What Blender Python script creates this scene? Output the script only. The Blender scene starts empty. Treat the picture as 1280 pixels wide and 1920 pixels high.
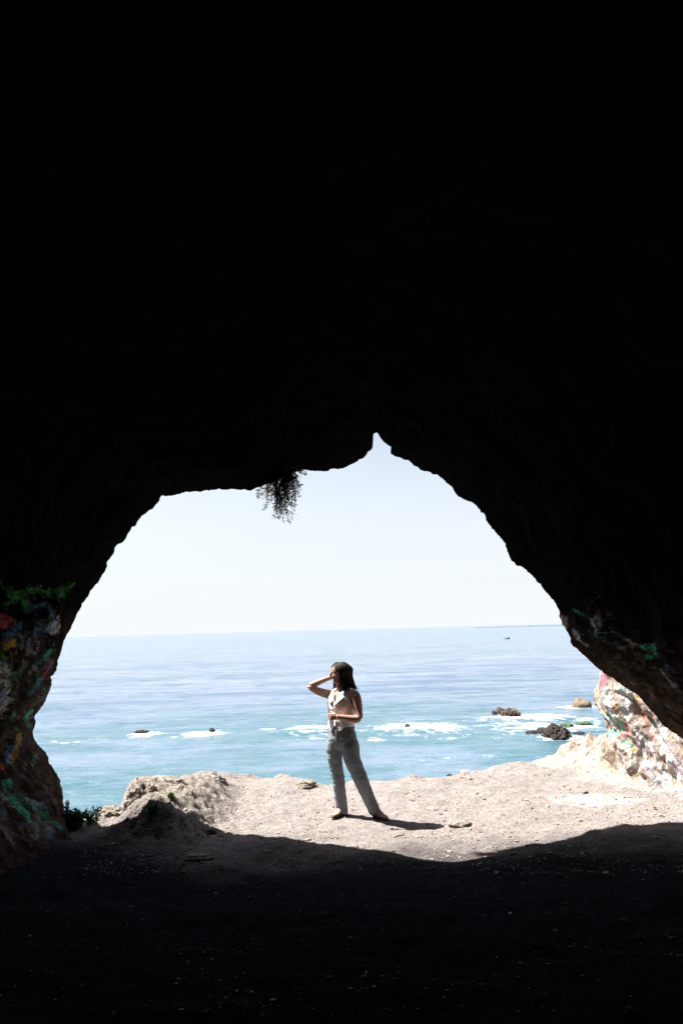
import bpy, bmesh, math, random
import numpy as np
from mathutils import Vector, Matrix, noise
from mathutils.bvhtree import BVHTree

random.seed(7); rng = np.random.default_rng(7)
scene = bpy.context.scene
col = scene.collection
R = math.radians

# ------------------------------------------------------------------ camera
CZ = 2.04
FP = 28.0 / 36.0 * 1920.0
PITCH = math.atan(220.0 / FP); ROLL = R(1.56)
Fw = np.array([0, math.cos(PITCH), math.sin(PITCH)])
U0 = np.array([0, -math.sin(PITCH), math.cos(PITCH)])
X0 = np.array([1.0, 0, 0])
Rt = X0 * math.cos(ROLL) - U0 * math.sin(ROLL)
Up = U0 * math.cos(ROLL) + X0 * math.sin(ROLL)
CAM = np.array([0, 0, CZ])
def ray(px, py):
    return FP * Fw + (px - 640.0) * Rt + (960.0 - py) * Up
def at(px, py, Y):
    d = ray(px, py); return CAM + d * (Y / d[1])
def at_z(px, py, z):
    d = ray(px, py); return CAM + d * ((z - CZ) / d[2])
cd = bpy.data.cameras.new('camera'); cam = bpy.data.objects.new('camera', cd); col.objects.link(cam)
m = Matrix(((Rt[0], Up[0], -Fw[0], 0), (Rt[1], Up[1], -Fw[1], 0), (Rt[2], Up[2], -Fw[2], CZ), (0, 0, 0, 1)))
cam.matrix_world = m
cd.sensor_fit = 'VERTICAL'; cd.sensor_height = 36.0; cd.sensor_width = 24.0; cd.lens = 28.0
cd.clip_start = 0.05; cd.clip_end = 90000.0
scene.camera = cam

# ------------------------------------------------------------------ light
SA, SB = 0.557, -0.20                       # horizontal travel of sunlight per metre of drop
sun_el = math.atan(1 / math.hypot(SA, SB))
sun_dir = Vector((-SA, -SB, 1.0)).normalized()
sl = bpy.data.lights.new('sun', 'SUN'); sl.energy = 5.0; sl.angle = R(0.5); sl.color = (1.0, 0.95, 0.88)
so = bpy.data.objects.new('sun', sl); col.objects.link(so)
so.rotation_mode = 'QUATERNION'; so.rotation_quaternion = sun_dir.to_track_quat('Z', 'Y'); so.location = (-20, 5, 40)
w = bpy.data.worlds.new('World'); scene.world = w; w.use_nodes = True
nt = w.node_tree; bg = nt.nodes['Background']
sky = nt.nodes.new('ShaderNodeTexSky'); sky.sky_type = 'NISHITA'; sky.sun_disc = False
sky.sun_elevation = sun_el
sky.sun_rotation = math.atan2(-SA, -SB)      # clockwise from +Y
sky.air_density = 0.8; sky.dust_density = 1.2; sky.ozone_density = 1.0; sky.altitude = 10
hs = nt.nodes.new('ShaderNodeHueSaturation'); hs.inputs['Saturation'].default_value = .55; hs.inputs['Value'].default_value = 1.0
nt.links.new(sky.outputs[0], hs.inputs['Color'])
# pale sea haze low over the horizon
tcw = nt.nodes.new('ShaderNodeTexCoord'); sx_ = nt.nodes.new('ShaderNodeSeparateXYZ'); nt.links.new(tcw.outputs['Generated'], sx_.inputs[0])
rm = nt.nodes.new('ShaderNodeValToRGB'); nt.links.new(sx_.outputs[2], rm.inputs[0])
rm.color_ramp.elements[0].position = .0; rm.color_ramp.elements[0].color = (1, 1, 1, 1)
rm.color_ramp.elements[1].position = .30; rm.color_ramp.elements[1].color = (0, 0, 0, 1)
mxw = nt.nodes.new('ShaderNodeMix'); mxw.data_type = 'RGBA'; nt.links.new(rm.outputs[0], mxw.inputs[0]); nt.links.new(hs.outputs[0], mxw.inputs[6])
mxw.inputs[7].default_value = (5.0, 5.2, 5.35, 1)
nt.links.new(mxw.outputs[2], bg.inputs[0]); bg.inputs[1].default_value = 0.05
scene.view_settings.view_transform = 'Standard'; scene.view_settings.look = 'None'
scene.view_settings.gamma = 1.0; scene.view_settings.exposure = 1.9
scene.view_settings.use_curve_mapping = False
scene.render.engine = 'CYCLES'
scene.cycles.use_denoising = True
scene.cycles.max_bounces = 4; scene.cycles.diffuse_bounces = 3; scene.cycles.glossy_bounces = 2
scene.cycles.caustics_reflective = False; scene.cycles.caustics_refractive = False

# ------------------------------------------------------------------ node helpers
class NT:
    def __init__(s, name):
        s.m = bpy.data.materials.new(name); s.m.use_nodes = True; s.t = s.m.node_tree
        s.b = s.t.nodes['Principled BSDF']; s.co = None
    def n(s, kind, **kw):
        nd = s.t.nodes.new(kind)
        for k, v in kw.items():
            if k.startswith('i_'): nd.inputs[k[2:].replace('_', ' ')].default_value = v
            else: setattr(nd, k, v)
        return nd
    def l(s, a, b): s.t.links.new(a, b)
    def coord(s, scale=(1, 1, 1), rot=(0, 0, 0)):
        if not s.co: s.co = s.n('ShaderNodeTexCoord')
        mp = s.n('ShaderNodeMapping'); mp.inputs['Scale'].default_value = scale; mp.inputs['Rotation'].default_value = rot
        s.l(s.co.outputs['Object'], mp.inputs[0]); return mp.outputs[0]
    def noise(s, scale, detail=4, rough=.55, sc=(1, 1, 1), rot=(0, 0, 0), dist=0.0, typ=None):
        nd = s.n('ShaderNodeTexNoise'); nd.inputs['Scale'].default_value = scale
        nd.inputs['Detail'].default_value = detail; nd.inputs['Roughness'].default_value = rough
        nd.inputs['Distortion'].default_value = dist
        s.l(s.coord(sc, rot), nd.inputs['Vector']); return nd.outputs['Fac']
    def vor(s, scale, sc=(1, 1, 1), feature='F1', out='Distance'):
        nd = s.n('ShaderNodeTexVoronoi'); nd.feature = feature; nd.inputs['Scale'].default_value = scale
        s.l(s.coord(sc), nd.inputs['Vector']); return nd.outputs[out]
    def ramp(s, x, stops, interp='LINEAR'):
        nd = s.n('ShaderNodeValToRGB'); e = nd.color_ramp.elements; nd.color_ramp.interpolation = interp
        while len(e) < len(stops): e.new(0.5)
        for q, (p, c) in zip(e, stops):
            q.position = p; q.color = (c, c, c, 1) if isinstance(c, (int, float)) else (*c, 1)
        s.l(x, nd.inputs[0]); return nd.outputs[0]
    def mix(s, f, a, b, mode='MIX'):
        nd = s.n('ShaderNodeMix', data_type='RGBA', blend_type=mode)
        for v, i in ((f, 0), (a, 6), (b, 7)):
            if hasattr(v, 'is_linked'): s.l(v, nd.inputs[i])
            elif isinstance(v, (int, float)): nd.inputs[i].default_value = v if i == 0 else (v, v, v, 1)
            else: nd.inputs[i].default_value = (*v, 1)
        return nd.outputs[2]
    def math(s, op, a, b=0.0, clamp=False):
        nd = s.n('ShaderNodeMath', operation=op); nd.use_clamp = clamp
        for v, i in ((a, 0), (b, 1)):
            if hasattr(v, 'is_linked'): s.l(v, nd.inputs[i])
            else: nd.inputs[i].default_value = v
        return nd.outputs[0]
    def attr(s, name, out='Color'):
        nd = s.n('ShaderNodeAttribute'); nd.attribute_name = name; return nd.outputs[out]
    def bump(s, h, dist, strength=1.0, prev=None):
        nd = s.n('ShaderNodeBump'); nd.inputs['Distance'].default_value = dist; nd.inputs['Strength'].default_value = strength
        s.l(h, nd.inputs['Height'])
        if prev: s.l(prev, nd.inputs['Normal'])
        return nd.outputs[0]
    def done(s, color=None, rough=.9, normal=None, spec=None):
        if color is not None:
            if hasattr(color, 'is_linked'): s.l(color, s.b.inputs['Base Color'])
            else: s.b.inputs['Base Color'].default_value = (*color, 1)
        if hasattr(rough, 'is_linked'): s.l(rough, s.b.inputs['Roughness'])
        else: s.b.inputs['Roughness'].default_value = rough
        if normal is not None: s.l(normal, s.b.inputs['Normal'])
        if spec is not None: s.b.inputs['Specular IOR Level'].default_value = spec
        return s.m

def simple(name, c, rough=.8, var=.25, scale=30, bump=0.0, spec=.3):
    n = NT(name); f = n.noise(scale, 5)
    c = np.array(c)
    cc = n.ramp(f, [(.3, tuple(c * (1 - var))), (.7, tuple(np.minimum(c * (1 + var), 1)))])
    nm = n.bump(f, bump) if bump else None
    return n.done(cc, rough, nm, spec)

# ------------------------------------------------------------------ object helpers
def tag(o, label=None, cat=None, group=None, kind=None):
    if label: o['label'] = label
    if cat: o['category'] = cat
    if group: o['group'] = group
    if kind: o['kind'] = kind
    return o
def mesh_obj(name, verts, faces, mat, parent=None, smooth=True, attrs=None):
    me = bpy.data.meshes.new(name)
    me.from_pydata([tuple(v) for v in verts] if not isinstance(verts, np.ndarray) else verts.tolist(), [], faces)
    me.update()
    if smooth: me.polygons.foreach_set('use_smooth', [True] * len(me.polygons))
    for k, arr in (attrs or {}).items():
        a = me.color_attributes.new(k, 'FLOAT_COLOR', 'POINT')
        arr = np.asarray(arr, dtype=np.float32)
        if arr.ndim == 1: arr = np.stack([arr] * 3 + [np.ones_like(arr)], 1)
        elif arr.shape[1] == 3: arr = np.concatenate([arr, np.ones((len(arr), 1), np.float32)], 1)
        a.data.foreach_set('color', arr.ravel())
    if mat: me.materials.append(mat)
    o = bpy.data.objects.new(name, me); col.objects.link(o)
    if parent is not None: o.parent = parent
    return o
def empty(name, loc=(0, 0, 0)):
    o = bpy.data.objects.new(name, None); o.empty_display_size = .1; col.objects.link(o); o.location = loc; return o
def grid_faces(nr, nc, flip=False):
    i = np.arange(nr - 1)[:, None] * nc + np.arange(nc - 1)[None, :]
    f = np.stack([i, i + 1, i + nc + 1, i + nc], -1).reshape(-1, 4)
    if flip: f = f[:, ::-1]
    return f.tolist()
def fbm(p, sc, octv=5, H=.6, lac=2.1):
    """vector array -> fractal noise array (about -1..1)"""
    out = np.empty(len(p))
    for i, q in enumerate(p):
        out[i] = noise.fractal(Vector((q[0] * sc[0], q[1] * sc[1], q[2] * sc[2])), H, lac, octv)
    return out
def vnoise(x, y, seed=0):
    """cheap vectorised 2D value noise, -1..1"""
    xi = np.floor(x).astype(np.int64); yi = np.floor(y).astype(np.int64)
    fx = x - xi; fy = y - yi; fx = fx * fx * (3 - 2 * fx); fy = fy * fy * (3 - 2 * fy)
    def h(a, b):
        n = (a * 374761393 + b * 668265263 + seed * 974634777) & 0x7fffffff
        n = ((n ^ (n >> 13)) * 1274126177) & 0x7fffffff
        return ((n ^ (n >> 16)) & 0xffff) / 32767.5 - 1
    return (h(xi, yi) * (1 - fx) + h(xi + 1, yi) * fx) * (1 - fy) + (h(xi, yi + 1) * (1 - fx) + h(xi + 1, yi + 1) * fx) * fy
def fb2(x, y, octv=5, seed=0, gain=.5):
    s = 0; a = 1; f = 1
    for k in range(octv):
        s = s + a * vnoise(x * f + 17.3 * k, y * f - 9.1 * k, seed + k); a *= gain; f *= 2.03
    return s
def sst(a, b, x):
    t = np.clip((x - a) / (b - a), 0, 1); return t * t * (3 - 2 * t)

# ------------------------------------------------------------------ ground
EDGE = [(-900, 1530), (60, 1540), (120, 1538), (165, 1536), (195, 1530), (225, 1512), (245, 1492), (300, 1480), (370, 1474), (425, 1467), (455, 1459), (475, 1455),
        (500, 1457), (530, 1451), (555, 1455), (570, 1462), (605, 1466), (640, 1462), (690, 1456), (760, 1458), (800, 1453), (840, 1446),
        (880, 1442), (960, 1438), (1000, 1437), (1040, 1436), (1080, 1436), (1200, 1436), (1700, 1436)]
ep = np.array([at_z(px, py, 0) for px, py in EDGE]); e_rx = ep[:, 0] / ep[:, 1]; e_y = ep[:, 1]
def ground_z(x, y, detail=True):
    x = np.asarray(x, float); y = np.asarray(y, float)
    z = .34 * (1 - sst(3.0, 8.2, y))
    xl = -2.15 - .36 * (y - 8.6)
    z = z + (.30 + .03 * sst(9.4, 8.5, y)) * sst(-.16 - .22 * sst(9.5, 8.7, y), .16, x - xl + .06 * sst(9.5, 8.7, y)) * (1 - sst(-.30, .22, x + 1.62 - .05 * (y - 8.6))) * (.35 * sst(7.6, 8.5, y) + .65 * sst(8.2, 8.6, y)) * (1 - .6 * sst(10.3, 11, y))
    # rise of bare rock to the right hand wall
    d = (x - 4.0) * .80 + (y - 9.6) * .52 
    d2 = d - .12
    z = z + 1.0 * (1 - np.exp(-np.clip(d2, 0, None) * .70)) * sst(8.2, 9.4, y)
    # slope of rubble at the foot of the left wall
    dl = (-3.02 - .10 * (9.0 - y)) - x
    z = z + .25 * np.clip(dl - .10, 0, 1.2) ** 1.25
    # swell of the floor on the left (runs to the wall)
    rx = x / np.maximum(y, .5)
    ed = np.interp(rx, e_rx, e_y)
    if detail:
        z = z + .035 * fb2(x * 1.1, y * 1.1, 4, 3) * (1 + .6 * sst(9.6, 11, y))
        z = z + .010 * fb2(x * 6, y * 6, 4, 11)
        rk = sst(.0, .5, d2)
        z = z + rk * (.08 * np.abs(fb2((x + y) * 1.3, (x - y) * 3.0, 6, 23, .58)) - .05 - .06 * np.clip(.12 - np.abs(fb2((x + y * .4) * 2.2, y * 2.6 - x, 4, 29)), 0, 1) / .12)
        mo = np.exp(-((x + 1.9) / .7) ** 2 - ((y - 9.3) / 1.15) ** 2)
        z = z + mo * (.075 * fb2(x * 3.2, y * 3.2, 6, 31, .62) - .11 * np.clip(np.abs(fb2(x * 7, y * 5, 4, 33, .6)) - .35, 0, 1))
        z = z + .06 * sst(-.55, -.1, y - ed) * np.clip(fb2(x * 2.2, y * 2.2, 4, 41), -.2, 1)
        ed = ed + .05 * fb2(x * 3, y * .3, 4, 51)
    over = y - ed
    z = z - np.where(over > -.12, np.clip((over + .12) / .12, 0, None) ** 2 * .02, 0) - np.where(over > 0, np.minimum(over * 2.6, 8.6), 0)
    return z
xs = np.concatenate([np.linspace(-14, -4.6, 40, endpoint=False), np.linspace(-4.6, 5.6, 490, endpoint=False), np.linspace(5.6, 16, 40)])
ys = np.concatenate([np.linspace(-11, 3, 60, endpoint=False), np.linspace(3, 8, 170, endpoint=False), np.linspace(8, 12.9, 260, endpoint=False), np.linspace(12.9, 22, 40)])
GX, GY = np.meshgrid(xs, ys); GZ = ground_z(GX, GY)
gv = np.stack([GX.ravel(), GY.ravel(), GZ.ravel()], 1)
# paint/pale patches on the ground: R = pale bare slab, G = pink wash, B = moss
def blob(x, y, cx, cy, rx_, ry_, sd): 
    return np.clip(1.15 - ((x - cx) / rx_) ** 2 - ((y - cy) / ry_) ** 2 + .45 * fb2(x * 5, y * 5, 4, sd), 0, 1)
p1 = at_z(1090, 1492, 0); p2 = at_z(1150, 1500, 0)
pale = np.maximum(blob(GX, GY, p1[0], p1[1], .55, .33, 61), blob(GX, GY, p2[0], p2[1] - .05, .55, .16, 62))
dd = (GX - 4.0) * .80 + (GY - 9.6) * .52 - .12
rockm = sst(-.12, .12, dd + .1 * fb2(GX * 3, GY * 3, 4, 71)) * (GY > 8.3)
mound = np.clip(1.3 * np.exp(-((GX + 2.05) / .5) ** 2 - ((GY - 9.75) / .75) ** 2) + .3 * fb2(GX * 4, GY * 4, 3, 77), 0, 1)
floor_shade = (1 - sst(6.8, 8.3, GY + .35 * fb2(GX * 1.5, GY * 1.5, 4, 88) - .9 * sst(-1.2, -2.4, GX))).ravel() ** .8 * .97  # mask for the painted floor shade, reaching further out on the left
gatt = np.stack([np.maximum(pale, mound * .35).ravel(), rockm.ravel(), mound.ravel()], 1)

g = NT('dirt')
a = g.attr('marks'); sep = g.n('ShaderNodeSeparateColor'); g.l(a, sep.inputs[0])
big = g.noise(1.2, 5); fine = g.noise(38, 6, .7); mid = g.noise(9, 5, .6); vf = g.vor(55); v2 = g.vor(120)
c = g.ramp(mid, [(.25, (.195, .170, .162)), (.5, (.265, .240, .235)), (.75, (.34, .312, .305))])
c = g.mix(g.ramp(big, [(.35, 0.0), (.65, .35)]), c, (.34, .295, .27))
c = g.mix(g.ramp(fine, [(.34, .75), (.46, 0.0)]), c, (.085, .06, .048))
c = g.mix(g.ramp(vf, [(.10, .55), (.2, 0.0)]), c, (.44, .40, .37))
spk = g.noise(85, 3, .6)
c = g.mix(g.ramp(spk, [(.67, 0.0), (.72, .8)]), c, (.06, .042, .034))
c = g.mix(g.math('MULTIPLY', sep.outputs[0], .8), c, (.48, .44, .40))
rc = g.ramp(g.noise(5, 6, .65), [(.3, (.28, .20, .15)), (.45, (.44, .37, .31)), (.6, (.50, .45, .40)), (.8, (.55, .52, .48))])
rc = g.mix(g.ramp(g.noise(2.2, 4), [(.5, 0.0), (.62, .35)]), rc, (.44, .22, .17))
rc = g.mix(g.ramp(g.noise(14, 6, .7), [(.36, .8), (.45, 0.0)]), rc, (.14, .08, .05))
c = g.mix(sep.outputs[1], c, rc)
mc = g.mix(g.ramp(g.noise(10, 6, .7), [(.40, .7), (.50, 0.0)]), (.33, .28, .22), (.06, .045, .03))
mc = g.mix(g.ramp(g.noise(3.1, 3), [(.5, 0.0), (.65, .5)]), mc, (.17, .165, .08))
c = g.mix(g.math('MULTIPLY', sep.outputs[2], .5), c, mc)
# cave shade painted into the floor colour, deepening further inside
pa = g.n('ShaderNodeAttribute'); pa.attribute_name = 'floor_shade'
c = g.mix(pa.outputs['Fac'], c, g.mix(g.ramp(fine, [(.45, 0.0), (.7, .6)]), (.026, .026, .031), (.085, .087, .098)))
nb = g.bump(fine, .03); nb = g.bump(vf, .012, 1, nb); nb = g.bump(mid, .05, .8, nb); nb = g.bump(v2, .006, 1, nb)
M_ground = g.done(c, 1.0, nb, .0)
ground = mesh_obj('ground', gv, grid_faces(len(ys), len(xs)), M_ground, attrs={'marks': gatt, 'floor_shade': floor_shade})
tag(ground, 'bare gritty dirt floor running out of the dark cave to the sunlit cliff edge', 'ground', kind='structure')
gbvh = BVHTree.FromPolygons([tuple(v) for v in gv.tolist()], grid_faces(len(ys), len(xs)))
def hit_ground(px, py):
    d = ray(px, py); h = gbvh.ray_cast(Vector(CAM), Vector(d).normalized(), 60)
    return np.array(h[0]) if h[0] is not None else at_z(px, py, 0)
def gz(x, y):
    h = gbvh.ray_cast(Vector((x, y, 6)), Vector((0, 0, -1)), 30)
    return h[0].z if h[0] is not None else 0.0

# ------------------------------------------------------------------ cave
SH = [(60, 1549), (120, 1547), (180, 1544), (230, 1540), (257, 1534), (275, 1515), (300, 1503), (326, 1513), (371, 1538), (404, 1555), (444, 1562), (546, 1574),
      (627, 1583), (700, 1593), (760, 1602), (820, 1608), (865, 1611), (900, 1605), (940, 1597), (972, 1591), (1010, 1584), (1062, 1573),
      (1100, 1565), (1153, 1554), (1226, 1544), (1280, 1543), (1400, 1543)]
def hit_smooth(px, py):
    d = ray(px, py)
    t = 4.0 / d[1]
    for k in range(900):
        p = CAM + d * t
        if p[2] <= float(ground_z(p[0], p[1], False)): return p
        t += .01 / d[1]
    return p
sp = []
for px, py in SH:
    G = hit_smooth(px, py); sp.append((G[0] + SA * G[2], G[1] + SB * G[2]))
sp = np.array(sorted(sp)); 
def Bnd(x): return np.interp(x, sp[:, 0], sp[:, 1])

LIP = [(124, 1660), (124, 1600), (123, 1545), (121, 1520), (119, 1497), (117, 1475), (110, 1455), (102, 1443), (94, 1432), (90, 1420), (85, 1408), (70, 1395), (61, 1376), (67, 1362), (68, 1352), (65, 1344), (74, 1332),
       (86, 1315), (94, 1296), (97, 1284), (95, 1270), (101, 1265), (107, 1256), (109, 1239), (113, 1227), (116, 1215), (120, 1203), (131, 1182),
       (141, 1162), (151, 1139), (165, 1119), (174, 1105), (187, 1088), (198, 1071), (202, 1062), (202, 1055), (209, 1040), (217, 1026),
       (227, 1019), (239, 1005), (248, 989), (256, 985), (257, 980), (267, 968), (278, 957), (285, 954), (295, 943), (304, 931), (330, 927),
       (344, 924), (362, 922), (381, 921), (395, 919), (410, 917), (421, 919), (440, 917), (470, 918), (485, 914), (500, 908), (515, 902), (525, 896),
       (540, 888), (555, 884), (580, 882), (610, 883), (625, 880), (632, 878), (646, 878), (658, 869), (665, 867), (675, 861), (687, 854),
       (691, 847), (697, 840), (696, 830), (693, 822), (696, 815), (706, 811), (712, 820), (720, 828), (733, 840), (732, 849), (737, 852), (742, 855),
       (749, 858), (764, 863), (776, 872), (789, 882), (801, 885), (813, 890), (820, 892), (836, 903), (846, 914), (854, 925), (869, 936), (887, 944), (897, 953), (902, 958), (900, 960),
       (906, 961), (909, 974), (920, 991), (936, 1004), (946, 1018), (949, 1032), (956, 1049), (969, 1060), (977, 1063), (986, 1069), (1000, 1084), (1007, 1092),
       (1027, 1112), (1030, 1120), (1041, 1132), (1047, 1144), (1049, 1159), (1054, 1172), (1064, 1186), (1070, 1196), (1068, 1205), (1081, 1216), (1094, 1227),
       (1107, 1242), (1118, 1252), (1136, 1265), (1162, 1282), (1181, 1295), (1197, 1306), (1210, 1321), (1227, 1341), (1241, 1358),
       (1260, 1372), (1280, 1387), (1300, 1406), (1322, 1435), (1340, 1475), (1352, 1530), (1356, 1600), (1358, 1680)]
L = np.array(LIP, float)
seg = np.r_[0, np.cumsum(np.hypot(*np.diff(L, axis=0).T))]
s = np.arange(0, seg[-1], 2.4); lx = np.interp(s, seg, L[:, 0]); ly = np.interp(s, seg, L[:, 1])
tx = np.gradient(lx); ty = np.gradient(ly); tn = np.hypot(tx, ty) + 1e-6
jit = np.array([noise.fractal(Vector((q * .055, 3.1, 0)), .55, 2.1, 5) for q in s]) * 2.5
lx += -ty / tn * jit; ly += tx / tn * jit
nl = len(s)
def solveY(px, py):
    def f(Y):
        P = at(px, py, Y); return (P[1] + SB * P[2]) - Bnd(P[0] + SA * P[2])
    lo, hi = 6.5, 11.5
    for k in range(40):
        mi = .5 * (lo + hi)
        if f(mi) > 0: hi = mi
        else: lo = mi
    return lo
YL = np.array([solveY(px, py) for px, py in zip(lx, ly)])
YL = np.clip(YL, 7.6, 9.4)
k = np.exp(-np.linspace(-2, 2, 25) ** 2); k /= k.sum()
YL = np.convolve(np.pad(YL, 12, mode='edge'), k, 'valid')
lip = np.array([at(px, py, Y) for px, py, Y in zip(lx, ly, YL)])
print('lip Y', YL.min(), YL.max(), 'left', lip[60], 'right', lip[-60], 'notch', lip[np.argmin(ly)])

CEN = np.array([.35, .9])
th = np.unwrap(np.arctan2(lip[:, 2] - CEN[1], lip[:, 0] - CEN[0]))
th = np.linspace(th[0], th[-1], nl) * .35 + th * .65
def target(th, yy):
    c_, s_ = np.cos(th), np.sin(th)
    a_ = 4.55 + .35 * math.sin(yy * .6); b_ = np.where(s_ > 0, 5.3, 2.6)
    r = 1 / ((np.abs(c_) / a_) ** 2.6 + (np.abs(s_) / b_) ** 2.6) ** (1 / 2.6)
    return CEN[0] + r * c_, CEN[1] + r * s_
ds = np.concatenate([np.linspace(0, 2.4, 90, endpoint=False), np.geomspace(2.4, 15.5, 46)])
rings = []; arcs = []; dd_ = []
arc_m = np.r_[0, np.cumsum(np.linalg.norm(np.diff(lip, axis=0), axis=1))]
for d in ds:
    t = min(d / 6.0, 1.0)
    wgt = (1 - (1 - t) ** 1.7) * .9 + .1 * t
    Y = YL - d
    tx_, tz_ = target(th, d)
    x = lip[:, 0] * (1 - wgt) + tx_ * wgt; z = lip[:, 2] * (1 - wgt) + tz_ * wgt
    # round the lip slightly outwards before it runs inside
    rings.append(np.stack([x, Y, z], 1)); arcs.append(arc_m); dd_.append(np.full(nl, d))
inner = np.concatenate(rings); A = np.concatenate(arcs); D = np.concatenate(dd_)
cx = inner[:, 0] - CEN[0]; cz = inner[:, 2] - CEN[1]; rr = np.hypot(cx, cz) + 1e-6
nx, nz = cx / rr, cz / rr
P3 = np.stack([A * .9, D * 3.2 + A * .25, np.zeros_like(A)], 1)
n1 = fbm(P3, (1, 1, 1), 5, .7)                                            # strata that follow the mouth
n2 = fbm(inner, (1.1, 1.1, 1.1), 4, .8)
n3 = fbm(inner, (6, 6, 6), 4, .6)
amp = sst(0, .5, D)
disp = amp * (.13 * np.abs(n1) + .16 * n2) + (.25 + .75 * sst(0, .15, D)) * .02 * n3 * np.where(D < .01, .3, 1)
side = sst(.2, 1.2, -cx - 2.2)                                            # heavy bulge low on the left wall
hE = inner[:, 2] - (1.52 - .80 * D) + .10 * n3 + .05 * n2
win = side * sst(.12, .7, D) * (1 - sst(1.7, 3.0, D))
disp -= .23 * win * sst(-.05, .07, hE) * np.exp(-np.clip(hE, 0, None) / .6)
disp += .13 * win * sst(.04, -.10, hE) * np.exp(np.clip(hE, None, 0) / .45)
inner = inner + np.stack([nx * disp, .25 * amp * n1 * .1, nz * disp], 1)
# the foot of the left wall splays out over the floor in ridges
ft = (inner[:, 0] < -1.8) * (np.clip(1 - inner[:, 2] / .85, 0, 1) ** 1.4) * sst(.05, .6, D) * (1 - sst(1.9, 3.4, D))
inner[:, 0] = inner[:, 0] * (1 - ft) + (-2.84 - .10 * np.clip(D - .4, 0, 3) + .07 * n1 - .05 * n3) * ft
# outer cliff face, leaning back above the mouth
outs = []
for d in [.05, .12, .22, .35, .55, .85, 1.3, 2.0, 3.0, 4.5, 7.0, 10, 14]:
    vx = lip[:, 0] - CEN[0]; vz = lip[:, 2] - CEN[1]; r_ = np.hypot(vx, vz)
    # blend direction to smooth angle
    q = lip + np.stack([vx / r_ * d, np.full(nl, -.75 * d), vz / r_ * d], 1)
    nn = np.array([noise.fractal(Vector((p_[0] * .6, p_[1] * .6, p_[2] * .6)), .7, 2.1, 4) for p_ in q])
    q[:, 1] -= np.abs(nn) * min(d, 1.0) * .5
    outs.append(q)
outer = np.concatenate(outs[::-1])
cave_v = np.concatenate([outer, inner]); nrow = len(outs) + len(ds)
faces = grid_faces(nrow, nl)
# close the far (back) end with a rough wall
back0 = (nrow - 1) * nl; ci = len(cave_v)
cave_v = np.vstack([cave_v, [CEN[0], -8.2, CEN[1] + .8]])
faces += [[back0 + i, back0 + i + 1, ci] for i in range(nl - 1)] + [[back0 + nl - 1, back0, ci]]
cbvh = BVHTree.FromPolygons([tuple(v) for v in cave_v.tolist()], faces)

# paint on rock: strokes given as places on the wall, stored as colours on its vertices
def paint_layer(verts, bvh, strokes, base_seed=0):
    n = len(verts); colr = np.zeros((n, 3)); alpha = np.zeros(n)
    for si, (pts, rad, c_, strength) in enumerate(strokes):
        P = []
        for i in range(len(pts)):
            if i:
                (x0, y0), (x1, y1) = pts[i - 1], pts[i]; kk = max(1, int(math.hypot(x1 - x0, y1 - y0) / 5))
                P += [(x0 + (x1 - x0) * j / kk, y0 + (y1 - y0) * j / kk) for j in range(1, kk + 1)]
            else: P.append(pts[0])
        for px, py in P:
            h = bvh.ray_cast(Vector(CAM), Vector(ray(px, py)).normalized(), 30)
            if h[0] is None: continue
            c0 = np.array(h[0]); d = verts - c0
            idx = np.where((np.abs(d[:, 0]) < rad * 1.7) & (np.abs(d[:, 1]) < rad * 1.7) & (np.abs(d[:, 2]) < rad * 1.7))[0]
            if not len(idx): continue
            q = verts[idx]
            nn = fb2(q[:, 0] * 16 + q[:, 1] * 11 + si * 3.7, q[:, 2] * 17 + q[:, 1] * 5, 4, base_seed + si)
            a_ = np.clip((1.0 + .55 * nn - np.linalg.norm(d[idx], axis=1) / rad) * 3, 0, 1) * strength
            up = a_ > alpha[idx] * .999
            colr[idx] = colr[idx] * (1 - a_[:, None]) + np.array(c_) * a_[:, None]
            alpha[idx] = np.maximum(alpha[idx], a_)
    colr = np.where(alpha[:, None] > 1e-4, colr / np.maximum(alpha[:, None], 1e-4), 0)
    return np.concatenate([np.clip(colr, 0, 1), alpha[:, None]], 1)
GRN, LBL, PNK, WHT, OCH, TEAL, PUR, GRY = (.10, .42, .08), (.18, .42, .62), (.66, .16, .30), (.72, .70, .70), (.62, .36, .06), (.08, .55, .36), (.40, .24, .60), (.30, .31, .36)
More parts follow.
